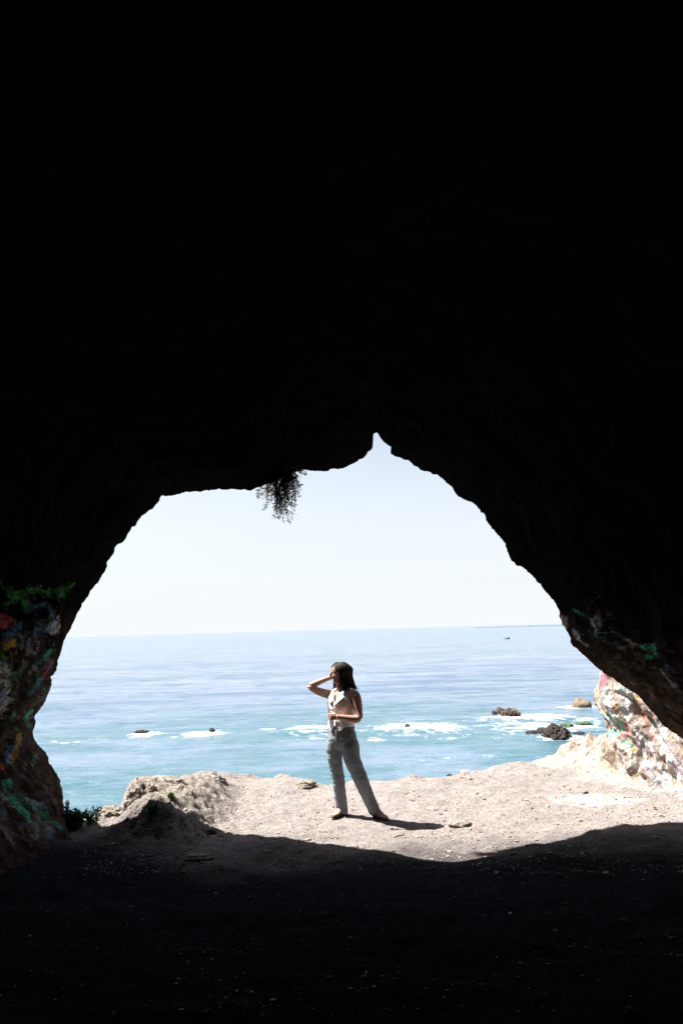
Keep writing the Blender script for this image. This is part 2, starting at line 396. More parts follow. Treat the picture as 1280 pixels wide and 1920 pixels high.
cave_strokes = [
    ([(0, 1095), (30, 1118), (55, 1108), (95, 1112), (130, 1100)], .06, GRN, .26), ([(15, 1130), (40, 1115), (50, 1135)], .05, GRN, .5),
    ([(110, 1125), (138, 1095)], .04, GRN, .9), ([(0, 1155), (18, 1165), (0, 1175)], .06, (.6, .12, .12), .8),
    ([(45, 1148), (68, 1136), (85, 1133), (98, 1145), (100, 1165), (85, 1185)], .035, LBL, .8), ([(15, 1195), (35, 1170)], .04, LBL, .8),
    ([(95, 1185), (108, 1160), (112, 1175), (98, 1190)], .03, WHT, .8), ([(0, 1230), (12, 1235), (18, 1265), (14, 1300)], .05, GRN, .8),
    ([(-6, 1240), (4, 1255), (0, 1280), (6, 1300), (2, 1320), (-4, 1340)], .10, WHT, .95), ([(0, 1285), (5, 1310)], .05, (.3, .45, .75), .8),
    ([(0, 1215), (25, 1205)], .05, OCH, .8), ([(70, 1245), (95, 1222), (103, 1205)], .03, TEAL, .8), ([(30, 1265), (50, 1250)], .05, GRN, .7),
    ([(82, 1270), (92, 1250), (100, 1240)], .03, PNK, .7), ([(55, 1300), (70, 1290), (78, 1270)], .05, (.12, .35, .55), .7),
    ([(64, 1370), (52, 1352), (56, 1335)], .05, TEAL, .7), ([(35, 1380), (32, 1410), (18, 1425)], .05, OCH, .8), ([(20, 1400), (12, 1425)], .06, LBL, .8),
    ([(0, 1435), (15, 1437)], .05, (.6, .2, .08), .8), ([(15, 1465), (20, 1495), (35, 1510), (52, 1533)], .055, TEAL, .9),
    ([(40, 1495), (60, 1505), (80, 1525), (112, 1550)], .06, (.10, .48, .32), .75), ([(55, 1500), (85, 1515)], .05, (.4, .42, .55), .6),
    ([(1110, 1165), (1118, 1185)], .03, (.55, .6, .75), .6), ([(1205, 1215), (1225, 1212), (1228, 1230), (1210, 1228)], .035, TEAL, .9),
    ([(1238, 1258), (1252, 1275), (1262, 1285)], .025, WHT, .9), ([(1250, 1250), (1262, 1262)], .025, LBL, .8),
    ([(1060, 1165), (1053, 1158), (1056, 1175)], .05, (.62, .5, .46), .9), ([(1075, 1185), (1085, 1200), (1100, 1210)], .035, WHT, .6), ([(1125, 1170), (1118, 1155)], .02, WHT, .7),  # first two strokes paint in sun caught by rock at the lip
    ([(1215, 1330), (1245, 1365), (1280, 1395)], .04, (.45, .2, .18), .5)]
rs = random.Random(21)
PALE = [WHT, LBL, (.5, .3, .35), (.35, .4, .5), (.45, .35, .25), (.3, .2, .15), GRN, TEAL, (.55, .5, .45), (.25, .3, .4)]
thin = []
for k_ in range(95):                                  # thin drips and scrawls over the left wall
    py = rs.uniform(1100, 1570); px = rs.uniform(0, min(125, max(35, 175 - (py - 1080) * .35) if py < 1400 else 110)); ln = rs.uniform(8, 30); a_ = rs.uniform(.7, 1.5) if py < 1400 else rs.uniform(-1.2, -.6)
    thin.append(([(px - ln * .5 * math.cos(a_), py + ln * .5 * math.sin(a_)), (px, py), (px + ln * .5 * math.cos(a_ + .3), py - ln * .5 * math.sin(a_ + .3))], rs.uniform(.010, .022), rs.choice(PALE), rs.uniform(.3, .75)))
for k_ in range(70):                                  # and over the low right side of the arch
    t = rs.random(); px = 1050 + 230 * t + rs.uniform(0, 60); py = 1160 + 220 * t - rs.uniform(0, 130) * rs.random(); ln = rs.uniform(8, 26); a_ = -rs.uniform(.5, .95)
    thin.append(([(px - ln * .5 * math.cos(a_), py + ln * .5 * math.sin(a_)), (px + ln * .5 * math.cos(a_), py - ln * .5 * math.sin(a_))], rs.uniform(.010, .02), rs.choice(PALE), rs.uniform(.25, .6)))
for k_ in range(46):                                  # broad faded washes low on the left wall
    py = rs.uniform(1190, 1560); px = rs.uniform(0, 100)
    thin.append(([(px, py), (px + rs.uniform(-8, 14), py - rs.uniform(8, 26) * (1 if py < 1400 else -1))], rs.uniform(.03, .07), rs.choice([(.5, .48, .46), (.25, .32, .4), (.3, .16, .1), (.35, .2, .12), (.2, .3, .22), (.4, .38, .42)]), rs.uniform(.25, .6)))
cave_strokes = thin + cave_strokes
paint = paint_layer(cave_v, cbvh, cave_strokes)

def rock_material(name, dark, midc, light, paintattr='paint', roof_shade=None, streak=(1, 1, 1)):
    n = NT(name)
    big = n.noise(.9, 5, .6); md = n.noise(4, 6, .65, streak); fn = n.noise(22, 6, .7); vv = n.vor(7, streak)
    c = n.ramp(md, [(.28, dark), (.5, midc), (.72, light)])
    c = n.mix(n.ramp(fn, [(.38, .6), (.5, 0.0)]), c, tuple(np.array(dark) * .6))
    if roof_shade:
        # shade of the vault painted as near black above head height
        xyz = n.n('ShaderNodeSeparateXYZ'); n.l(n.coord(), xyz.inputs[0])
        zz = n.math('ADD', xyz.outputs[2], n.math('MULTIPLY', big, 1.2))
        f = n.n('ShaderNodeMapRange'); f.inputs[1].default_value = roof_shade[0]; f.inputs[2].default_value = roof_shade[1]; f.inputs[3].default_value = 0; f.inputs[4].default_value = .98
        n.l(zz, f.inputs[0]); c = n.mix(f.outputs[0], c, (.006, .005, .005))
    if paintattr:
        pa = n.n('ShaderNodeAttribute'); pa.attribute_name = paintattr
        k_ = n.math('MULTIPLY', n.ramp(n.noise(30, 5, .7), [(.40, .15), (.52, 1.0)]), n.ramp(n.noise(7, 4, .7), [(.36, .35), (.55, 1.0)]))
        c = n.mix(n.math('MULTIPLY', pa.outputs['Alpha'], k_), c, pa.outputs['Color'])
    nb = n.bump(md, .12); nb = n.bump(fn, .03, 1, nb); nb = n.bump(vv, .05, .7, nb)
    return n.done(c, 1.0, nb, .03)
M_cave = rock_material('cave_stone', (.035, .024, .018), (.09, .062, .045), (.20, .145, .105), roof_shade=(1.5, 2.9), streak=(1, 1, .6))
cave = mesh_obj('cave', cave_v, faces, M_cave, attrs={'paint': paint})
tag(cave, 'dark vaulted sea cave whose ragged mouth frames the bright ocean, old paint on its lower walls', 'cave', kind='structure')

# ------------------------------------------------------------------ sunlit painted rock wall on the right
plan = np.array([(8.5, 14.0), (6.0, 13.0), (4.6, 12.5), (3.95, 12.05), (3.66, 11.6), (3.56, 11.2), (3.62, 10.85), (3.78, 10.5), (3.93, 10.15), (4.03, 9.8), (4.12, 9.45), (4.35, 9.0), (4.75, 8.4), (5.6, 7.4), (6.6, 6.4)])
ps = np.r_[0, np.cumsum(np.hypot(*np.diff(plan, axis=0).T))]
us = np.concatenate([np.linspace(0, ps[3], 40, endpoint=False), np.linspace(ps[3], ps[12], 300, endpoint=False), np.linspace(ps[12], ps[-1], 40)])
pxx = np.interp(us, ps, plan[:, 0]); pyy = np.interp(us, ps, plan[:, 1])
kk = np.exp(-np.linspace(-2, 2, 31) ** 2); kk /= kk.sum()
pxx = np.convolve(np.pad(pxx, 15, mode='edge'), kk, 'valid'); pyy = np.convolve(np.pad(pyy, 15, mode='edge'), kk, 'valid')
tx = np.gradient(pxx); ty = np.gradient(pyy); tl = np.hypot(tx, ty); ox, oy = ty / tl, -tx / tl      # outward: towards the cave / sea
vs_ = np.linspace(-.6, 3.0, 190)
UU, VV = np.meshgrid(us, vs_); WX = np.broadcast_to(pxx, UU.shape); WY = np.broadcast_to(pyy, UU.shape)
OX = np.broadcast_to(ox, UU.shape); OY = np.broadcast_to(oy, UU.shape)
front = sst(9.9, 9.2, WY) if False else (1 - sst(9.3, 10.6, WY))
prof = .42 * np.exp(-(VV + .1) / .32) * (.25 + .75 * front) - .04 * np.exp(-((VV - .55) / .14) ** 2) * sst(10.2, 10.9, WY) + .16 * (VV - .5) * sst(0, 1, VV) * .2
prof += .10 * np.exp(-((VV - 1.0) / .25) ** 2) * sst(10.4, 11.0, WY) - .12 * np.exp(-((VV - 1.52) / .12) ** 2) * sst(10.6, 11.2, WY)
a1 = (UU * .62 + VV * .78); a2 = (UU * .78 - VV * .62)                                   # strata dip to lower right (towards camera)
st = fb2(a1 * 5.5 + .6 * fb2(UU * 2, VV * 2, 3, 5), a2 * 1.1, 5, 91, .55)
lump = fb2(UU * 3.2, VV * 3.2, 5, 97, .55)
toes = np.maximum(0, np.sin(UU * 15)) * np.exp(-((VV - .12) / .22) ** 2) * front
disp = .055 * st + .05 * lump + .05 * toes
prof = prof + disp
WV = np.stack([(WX + OX * prof).ravel(), (WY + OY * prof).ravel(), VV.ravel()], 1)
wf = grid_faces(len(vs_), len(us))
wb = BVHTree.FromPolygons([tuple(v) for v in WV.tolist()], wf)
wall_strokes = [
    ([(1122, 1255), (1132, 1262), (1120, 1275)], .05, WHT, .8), ([(1116, 1268), (1122, 1282), (1130, 1285)], .035, PNK, 1), ([(1128, 1266), (1134, 1280), (1130, 1292)], .04, PNK, 1),
    ([(1128, 1295), (1122, 1318), (1118, 1330)], .03, (.35, .72, .70), .9), ([(1135, 1300), (1140, 1325), (1150, 1340)], .09, (.70, .72, .78), .9),
    ([(1150, 1280), (1165, 1300)], .05, WHT, .8), ([(1148, 1278), (1170, 1298)], .03, (.12, .34, .30), .9), ([(1125, 1345), (1145, 1345), (1162, 1355)], .07, TEAL, 1),
    ([(1150, 1370), (1142, 1378), (1165, 1372), (1168, 1388)], .06, TEAL, 1), ([(1178, 1388), (1182, 1400)], .035, TEAL, .9),
    ([(1142, 1310), (1155, 1325), (1165, 1350)], .03, OCH, .9), ([(1172, 1366), (1178, 1372), (1165, 1380)], .04, (.68, .2, .28), .8),
    ([(1178, 1300), (1176, 1330), (1185, 1350), (1198, 1385), (1205, 1400)], .05, (.66, .72, .80), .9), ([(1165, 1320), (1175, 1345)], .05, (.42, .44, .50), .8),
    ([(1192, 1330), (1205, 1350), (1215, 1375), (1225, 1385)], .07, (.26, .09, .06), .9), ([(1190, 1305), (1196, 1320)], .04, (.5, .32, .08), .8),
    ([(1188, 1405), (1196, 1402)], .035, (.9, .62, .05), 1), ([(1235, 1365), (1245, 1395), (1255, 1420), (1262, 1445)], .07, WHT, 1),
    ([(1250, 1395), (1262, 1425), (1272, 1450)], .04, PUR, .9), ([(1212, 1395), (1208, 1420), (1212, 1440), (1230, 1458), (1250, 1478), (1275, 1490)], .09, GRY, .9),
    ([(1216, 1430), (1224, 1425), (1228, 1432)], .055, (.8, .79, .78), 1), ([(1238, 1440), (1242, 1450)], .05, WHT, .9), ([(1250, 1455), (1254, 1465), (1250, 1470)], .06, (.8, .79, .78), 1),
    ([(1268, 1460), (1272, 1474)], .05, (.8, .79, .78), 1), ([(1262, 1400), (1275, 1425), (1280, 1445)], .06, (.2, .19, .24), .8)]
thin2 = []
for k_ in range(95):                                 # weathered streaks of old paint running down towards the floor
    px = rs.uniform(1120, 1300); py = rs.uniform(1265, 1470); ln = rs.uniform(10, 34); a_ = rs.uniform(.85, 1.3)
    thin2.append(([(px - ln * .5 * math.cos(a_), py - ln * .5 * math.sin(a_)), (px + ln * .5 * math.cos(a_), py + ln * .5 * math.sin(a_))], rs.uniform(.018, .045),
                  rs.choice([WHT, WHT, WHT, WHT, (.62, .66, .72), (.68, .62, .60), (.6, .62, .68), (.3, .28, .3), (.14, .08, .06), (.2, .12, .09), (.62, .5, .42), (.55, .6, .7)]), rs.uniform(.35, .85)))
wp = paint_layer(WV, wb, wall_strokes[:] + thin2, 40)
wp[:, :3] *= .92
M_wall = rock_material('painted_stone', (.12, .08, .06), (.33, .26, .21), (.52, .47, .43), streak=(1, 1, 1))
wall = mesh_obj('rock_wall', WV, wf, M_wall, attrs={'paint': wp})
tag(wall, 'sunlit rock wall beyond the right side of the cave mouth, covered in pink, teal and white paint', 'rock wall', kind='structure')
# ------------------------------------------------------------------ sea
SEA = -8.0
foam_blobs = [  # px, py, half width px, half height px, strength
    (275, 1376, 22, 4, 1.1), (382, 1374, 28, 4.5, 1.2), (120, 1394, 20, 2.5, .8), (100, 1391, 8, 3, .6), (575, 1366, 30, 4.5, 1.1), (590, 1386, 22, 2, .8),
    (785, 1365, 58, 8, 1.25), (740, 1362, 40, 3, .6), (700, 1388, 14, 3.5, .9), (680, 1372, 10, 2, .6), (850, 1384, 30, 2, .7),
    (1010, 1346, 45, 5, 1.2), (950, 1346, 50, 5, .75), (1085, 1325, 26, 2.5, 1.2), (1000, 1362, 40, 4, .9), (1080, 1362, 40, 5, .8), (1050, 1385, 60, 4, .6), (1100, 1350, 25, 6, .6),
    (960, 1372, 25, 3, .6), (1040, 1382, 30, 1.8, 1.1), (900, 1360, 30, 3, .5), (500, 1366, 24, 2, .6), (430, 1372, 24, 2, .5), (800, 1434, 26, 3, .45), (905, 1430, 14, 3, .6), (560, 1362, 12, 2, .6), (1085, 1410, 20, 4, .4), (870, 1445, 10, 3, .6),
    (1000, 1362, 110, 16, .62), (790, 1370, 90, 12, .48), (600, 1372, 80, 9, .40), (420, 1376, 90, 7, .34), (160, 1390, 70, 6, .34), (860, 1425, 90, 10, .30)]
rxs = np.concatenate([np.linspace(-3, -.5, 60, endpoint=False), np.linspace(-.5, .5, 560, endpoint=False), np.linspace(.5, 3, 60)])
tans = np.concatenate([np.geomspace(.9, .24, 40, endpoint=False), np.linspace(.24, .02, 460, endpoint=False), np.geomspace(.02, .00022, 60)])
yy = (CZ - SEA) / tans
RX, YY = np.meshgrid(rxs, yy); XX = RX * YY
near = np.clip(1 - (YY - 60) / 260, 0, 1) * sst(20, 45, YY)
ZZ = SEA + near * (.10 * fb2(XX * .08, YY * .35, 5, 3, .6))
# a few low swells breaking over the reef
for px, py, hw, amp_ in ((575, 1372, 60, .35), (790, 1372, 80, .5), (620, 1392, 70, .25), (1000, 1350, 70, .4)):
    c0 = at_z(px, py, SEA); w_ = hw / FP * c0[1]
    ZZ = ZZ + amp_ * np.exp(-((XX - c0[0]) / w_) ** 2 - ((YY - c0[1]) / 1.6) ** 2)
foam = np.zeros_like(XX)
for px, py, hw, hh, st_ in foam_blobs:
    c0 = at_z(px, py, SEA); c1 = at_z(px, py - hh, SEA); w_ = hw / FP * c0[1]; h_ = abs(c1[1] - c0[1])
    foam = np.maximum(foam, (min(st_ * 1.3, 1.5) if st_ > 1 else st_) * .98 * np.exp(-np.abs((XX - c0[0]) / (w_ * 1.35)) ** 2 - np.abs((YY - c0[1]) / (h_ * 1.3)) ** 2))
s_ = NT('sea_water')
xyz = s_.n('ShaderNodeSeparateXYZ'); s_.l(s_.coord(), xyz.inputs[0])
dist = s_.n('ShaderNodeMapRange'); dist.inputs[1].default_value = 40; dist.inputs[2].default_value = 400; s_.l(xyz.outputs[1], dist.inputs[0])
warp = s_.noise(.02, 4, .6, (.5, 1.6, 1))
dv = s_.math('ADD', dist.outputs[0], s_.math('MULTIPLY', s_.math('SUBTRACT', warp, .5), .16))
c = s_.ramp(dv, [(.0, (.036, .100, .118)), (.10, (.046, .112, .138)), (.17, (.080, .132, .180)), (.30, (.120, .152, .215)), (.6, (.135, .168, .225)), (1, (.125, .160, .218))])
sh = s_.noise(.05, 14, .74, (.6, 1.1, 1))
c = s_.mix(s_.ramp(sh, [(.46, 0.0), (.56, .8)]), c, (.120, .160, .220))  # sky reflection on the wave facets painted in as pale blue
rp2 = s_.noise(.06, 14, .76, (.55, 1.15, 1)); c = s_.mix(s_.ramp(rp2, [(.50, 0.0), (.60, .8)]), c, (.030, .090, .112))
for sc3, p0_, p1_, s0, s1 in ((1.5, (-.1, 1), (.12, 0), .57, .63), (.42, (.02, 0), (.16, 1), .56, .62), (.14, (.10, 0), (.35, 1), .555, .615)):
    dsh = s_.ramp(s_.noise(sc3, 5, .6, (.55, 1.25, 1)), [(s0, 0.0), (s1, .8)])
    wgt_ = s_.ramp(dist.outputs[0], [(max(0, p0_[0]), p0_[1]), (p1_[0], p1_[1])])
    c = s_.mix(s_.math('MULTIPLY', dsh, wgt_), c, (.030, .072, .125))
    lsh = s_.ramp(s_.noise(sc3 * 1.2, 5, .6, (.5, 1.2, 1), rot=(0, 0, .1)), [(s0 + .01, 0.0), (s1 + .02, .7)])
    c = s_.mix(s_.math('MULTIPLY', lsh, wgt_), c, (.16, .20, .25))
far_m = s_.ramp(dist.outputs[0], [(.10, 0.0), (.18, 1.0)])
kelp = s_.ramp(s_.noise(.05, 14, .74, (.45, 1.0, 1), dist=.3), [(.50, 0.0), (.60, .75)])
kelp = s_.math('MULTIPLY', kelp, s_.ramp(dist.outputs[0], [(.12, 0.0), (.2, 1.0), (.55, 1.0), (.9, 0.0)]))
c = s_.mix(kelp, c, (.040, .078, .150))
fa = s_.attr('foam', 'Fac')
fn = s_.noise(1.1, 10, .78, (.6, .7, 1), dist=.5)
fn = s_.ramp(fn, [(.36, 0.0), (.64, 1.0)])
ff = s_.math('MULTIPLY', s_.math('SUBTRACT', s_.math('ADD', fn, fa), 1.0), 3.0, True)
# stray flecks of foam over the shallows
fl = s_.ramp(s_.noise(.8, 6, .75, (.5, 1.2, 1)), [(.66, 0.0), (.72, .8)])
fl = s_.math('MULTIPLY', fl, s_.ramp(dist.outputs[0], [(.0, .25), (.08, .7), (.13, .5), (.18, 0.0)]))
ff = s_.math('MAXIMUM', ff, fl)
c = s_.mix(ff, c, (.42, .44, .46))
w1 = s_.noise(.9, 5, .6, (.5, 1.3, 1)); w2 = s_.noise(.16, 4, .55, (.4, 1.3, 1)); w3 = s_.noise(4.5, 4, .6, (.6, 1, 1))
nb = s_.bump(w2, 1.1, .6); nb = s_.bump(w1, .38, .6, nb); nb = s_.bump(w3, .05, .6, nb)
s_.b.inputs['IOR'].default_value = 1.33
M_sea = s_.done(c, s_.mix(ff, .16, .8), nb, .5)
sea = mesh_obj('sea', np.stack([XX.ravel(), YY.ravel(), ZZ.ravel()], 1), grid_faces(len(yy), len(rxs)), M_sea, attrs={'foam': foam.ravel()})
tag(sea, 'turquoise inshore water turning pale blue towards the horizon with white foam on the reef', 'sea', kind='structure')

# ------------------------------------------------------------------ rocks
def ico(n):
    bm = bmesh.new(); bmesh.ops.create_icosphere(bm, subdivisions=n, radius=1.0)
    v = np.array([p.co[:] for p in bm.verts]); f = [[q.index for q in a_.verts] for a_ in bm.faces]; bm.free(); return v, f
ICO = {k_: ico(k_) for k_ in (1, 2, 3, 4, 5)}
def rock_mesh(size, seed, sub=4, rough=.35, ridg=0.0, flat=.35):
    v, f = ICO[sub]; v = v.copy()
    off = np.array([seed * 7.3, seed * 3.1, seed * 1.7])
    n1 = np.array([noise.fractal(Vector(p_ * 1.3 + off), .8, 2.1, 5) for p_ in v])
    n2 = np.array([abs(noise.fractal(Vector(p_ * 3.4 + off), .7, 2.1, 4)) for p_ in v])
    r = 1 + rough * n1 - ridg * n2
    v = v * r[:, None]
    v[:, 2] = np.where(v[:, 2] < -flat, -flat + (v[:, 2] + flat) * .3, v[:, 2])
    return v * np.array(size), f
def rock(name, loc, size, seed, mat, label, cat, sub=4, rough=.35, ridg=.2, rot=0, group=None, parent=None, flat=.35):
    v, f = rock_mesh(size, seed, sub, rough, ridg, flat)
    c_, s2 = math.cos(rot), math.sin(rot)
    v = v @ np.array([[c_, s2, 0], [-s2, c_, 0], [0, 0, 1]])
    o = mesh_obj(name, v, f, mat, parent)
    o.location = loc
    if parent is None: tag(o, label, cat, group)
    return o
n = NT('sea_rock'); md = n.noise(1.6, 6, .7); fn = n.noise(6, 5, .7)
c = n.ramp(md, [(.35, (.045, .03, .02)), (.5, (.16, .11, .07)), (.62, (.38, .29, .20)), (.75, (.5, .42, .33))])
c = n.mix(1.0, c, .6, 'MULTIPLY'); M_seark = n.done(c, .85, n.bump(fn, .25, 1, n.bump(md, .5)), .3)
n = NT('wet_rock'); md = n.noise(1.4, 6, .75); fn = n.noise(6, 5, .7)
c = n.ramp(md, [(.35, (.02, .015, .012)), (.55, (.085, .055, .035)), (.72, (.22, .16, .10))])
c = n.mix(1.0, c, .6, 'MULTIPLY'); M_wet = n.done(c, .6, n.bump(fn, .3, 1, n.bump(md, .6)), .4)
n = NT('pale_rock'); md = n.noise(1.2, 5, .6)
xyz = n.n('ShaderNodeSeparateXYZ'); n.l(n.coord(), xyz.inputs[0])
c = n.ramp(md, [(.3, (.34, .24, .14)), (.5, (.52, .40, .26)), (.7, (.6, .48, .33))])
tide = n.ramp(n.math('ADD', xyz.outputs[2], n.math('MULTIPLY', md, .8)), [(.28, 1.0), (.5, 0.0)])
c = n.mix(tide, c, (.07, .045, .03)); c = n.mix(1.0, c, .42, 'MULTIPLY'); M_pale = n.done(c, .85, n.bump(n.noise(3, 6, .7), .5), .3)
M_weed = simple('weed', (.035, .07, .025), .6, .6, 2.0, .3)
def sea_rock(px, py, wpx, hpx, depth, seed, mat, label, sub=4, name='sea_rock', rough=.3, ridg=.25, group='rocks standing out of the surf', dz=0):
    p = at_z(px, py, SEA); W_ = wpx / FP * p[1] / 2; H_ = hpx / FP * p[1]
    return rock(name, (p[0], p[1], SEA + H_ * .05 + dz), (W_, depth, H_ * .95), seed, mat, label, 'sea rock', sub, rough, ridg, 0, group)
sea_rock(265, 1373, 26, 4.5, 1.0, 3, M_wet, 'low dark rock awash at the leftmost patch of surf in front of the pillar')
sea_rock(398, 1370, 10, 5, .5, 4, M_wet, 'tiny dark rock behind the small white foam patch left of the person')
r_ = sea_rock(764, 1366, 12, 8, .7, 5, M_wet, 'small pointed dark rock in the large foam patch right of the person'); 
sea_rock(778, 1371, 8, 6, .5, 6, M_wet, 'small dark rock in the middle of the large foam patch, one of a broken row')
sea_rock(787, 1374, 9, 5, .5, 7, M_wet, 'rightmost low dark rock of the broken row in the large foam patch')
sea_rock(956, 1342, 34, 13, 1.8, 8, M_seark, 'lumpy brown rock behind the long white breaker', ridg=.35)
sea_rock(938, 1337, 16, 11, 1.2, 18, M_seark, 'flat topped tan rock joined to the left of the lumpy brown rock', ridg=.3)
sea_rock(926, 1338, 8, 6, .7, 9, M_wet, 'small dark knob of rock just left of the lumpy brown rock')
sea_rock(1090, 1325, 34, 15, 1.6, 10, M_pale, 'pale sandy block of rock near the painted wall, farthest to the right', ridg=.15, rough=.22)
sea_rock(1041, 1381, 48, 22, 2.0, 11, M_wet, 'biggest dark domed rock in the surf beside the painted wall', sub=5, ridg=.3, rough=.28)
sea_rock(1016, 1374, 20, 10, 1.0, 13, M_wet, 'dark lump of rock leaning on the left of the biggest domed rock')
sea_rock(1000, 1374, 34, 4, .8, 14, M_wet, 'thin dark reef tail reaching left from the biggest domed rock')
sea_rock(1085, 1377, 26, 5, .8, 15, M_wet, 'low dark reef ledge right of the biggest domed rock')
sea_rock(1062, 1361, 26, 5, 1.0, 16, M_weed, 'low green weedy ledge behind the biggest domed rock')
sea_rock(1094, 1358, 34, 4, 1.0, 17, M_weed, 'long flat green weedy ledge running to the painted wall')
# far object: wedge-shaped dark rock
p = at_z(947, 1198, SEA); sc_ = p[1] / FP
v = np.array([(-8, 0, 0), (6.5, 0, 0), (6.8, 0, 3.6), (5.2, 0, 3.0), (3, 0, 1.9), (-3, 0, .9)]) * sc_
vv = np.vstack([v + (0, -2.2, -.1), v * np.array([.96, 1, .9]) + (0, 2.2, -.1)])
ff_ = [[0, 1, 2, 3, 4, 5], [11, 10, 9, 8, 7, 6]] + [[i, i + 6, (i + 1) % 6 + 6, (i + 1) % 6] for i in range(6)]
o = mesh_obj('sea_rock', vv, ff_, simple('far_rock', (.05, .09, .12), .8), smooth=False); o.location = p
tag(o, 'small dark wedge shaped rock far out on the calm water below the breakwater', 'sea rock')
# breakwater
a0 = at_z(884, 1176.5, SEA); a1_ = at_z(1130, 1170, SEA)
yb = 3600.0
def fan(px): 
    d = ray(px, 1172); return np.array([d[0] / d[1] * yb, yb, SEA])
A0, A1 = fan(886), fan(1150); nb_ = 90; vv = []; rnd = random.Random(4)
for i in range(nb_ + 1):
    q = A0 + (A1 - A0) * i / nb_; h = (2.0 + 1.6 * i / nb_) * (1 + rnd.uniform(-.3, .3)) + (4 * rnd.random() if rnd.random() < .06 else 0)
    vv += [(q[0], q[1] - 9, SEA - 1), (q[0], q[1] - 2, SEA + h), (q[0], q[1] + 2, SEA + h), (q[0], q[1] + 9, SEA - 1)]
ff_ = grid_faces(nb_ + 1, 4) + [[0, 1, 2, 3], [4 * nb_ + 3, 4 * nb_ + 2, 4 * nb_ + 1, 4 * nb_]]
tag(mesh_obj('breakwater', vv, ff_, simple('far_stone', (.075, .10, .13), .95, .15, .01), smooth=False), 'thin low breakwater lying along the horizon at the right', 'breakwater')

# ------------------------------------------------------------------ rocks on the ledge
n = NT('outcrop'); md = n.noise(5, 6, .65); fn = n.noise(20, 6, .7); vv_ = n.vor(9)
c = n.ramp(md, [(.3, (.40, .33, .28)), (.45, (.54, .47, .42)), (.65, (.64, .58, .53))])
c = n.mix(n.ramp(n.noise(2.5, 3), [(.52, 0.0), (.66, .4)]), c, (.32, .30, .17))
c = n.mix(n.ramp(fn, [(.36, .5), (.42, 0.0)]), c, (.07, .05, .03))
c = n.mix(1.0, c, .62, 'MULTIPLY'); M_out = n.done(c, .95, n.bump(vv_, .06, .8, n.bump(fn, .03, 1, n.bump(md, .10))), .15)
def ledge_rock(px, py, wpx, hpx, depth, seed, label, Y=None, name='boulder', mat=None, rot=0, sub=4, rough=.3, ridg=.25, cat='boulder', group=None, sink=.25):
    p = hit_ground(px, py) if Y is None else at(px, py, Y)
    W_ = wpx / FP * p[1] / 2; H_ = hpx / FP * p[1]
    z = gz(p[0], p[1]) if Y is None else p[2]
    return rock(name, (p[0], p[1], z + H_ * (.40 - sink)), (W_, depth, H_ * .70), seed, mat or M_out, label, cat, sub, rough, ridg, rot, group, None, 1.0)
ledge_rock(266, 1526, 62, 62, .30, 31, 'pitted pale boulder with olive stains beside the mound, leftmost on the ledge', Y=9.55, sub=5, ridg=.35, rough=.22, sink=.1)
ledge_rock(300, 1482, 90, 30, .30, 36, 'broad pitted pale rock rising behind the leftmost boulder', Y=10.1, sub=5, ridg=.4, rough=.25)
ledge_rock(378, 1470, 90, 22, .30, 39, 'long low crest of pale rock at the cliff edge right of the broad pitted rock', Y=10.6, sub=5, ridg=.35, rough=.25)
ledge_rock(208, 1530, 56, 22, .15, 33, 'low crumbling pale rock sloping down beside the leafy green bush', ridg=.35)
ledge_rock(572, 1472, 34, 12, .14, 34, 'small rounded tan rock at the cliff edge left of the person', ridg=.1, sink=.3)
ledge_rock(842, 1446, 12, 6, .05, 37, 'little dark stone on the cliff rim right of the person', mat=M_wet, name='stone', cat='stone')
ledge_rock(862, 1549, 44, 14, .10, 38, 'smooth tan stone half buried where the shadow of the person ends', name='stone', cat='stone', ridg=.05, rough=.2)
ledge_rock(1098, 1488, 11, 4, .03, 40, 'small dark chip lying on the pale bare patch', mat=M_wet, name='stone', cat='stone', sub=3)
ledge_rock(1180, 1899, 17, 14, .03, 42, 'pale angular stone near the bottom right corner of the cave floor', name='stone', cat='stone', sub=2)
ledge_rock(211, 1904, 8, 9, .012, 43, 'tiny white stone near the bottom edge of the cave floor, lower left', name='stone', cat='stone', sub=2, mat=simple('white_stone', (.8, .8, .8)))
ledge_rock(370, 1608, 56, 8, .12, 44, 'long low stone lying in the shade in front of the left mound', name='stone', cat='stone', ridg=.1)
ledge_rock(392, 1562, 34, 12, .09, 47, 'dark boulder in the shade where the right slope of the mound ends', ridg=.25)
# faded dry leaf on the cave floor, stick in the sun
p = hit_ground(686, 1834); lv = []; 
for i in range(10):
    a_ = i / 10 * 2 * math.pi; r__ = .045 if i % 2 == 0 else .014
    lv.append((p[0] + r__ * math.cos(a_ + .3), p[1] + r__ * 1.2 * math.sin(a_ + .3), p[2] + .012 + .012 * math.sin(a_ * 2)))
lv.append((p[0], p[1], p[2] + .02))
lf = [[i, (i + 1) % 10, 10] for i in range(10)]
o = mesh_obj('dry_leaf', lv, lf, simple('dead_leaf', (.25, .2, .15)), smooth=False); md_ = o.modifiers.new('s', 'SOLIDIFY'); md_.thickness = .002
tag(o, 'crumpled dry leaf lying on the dark cave floor near the bottom of the photo', 'leaf')

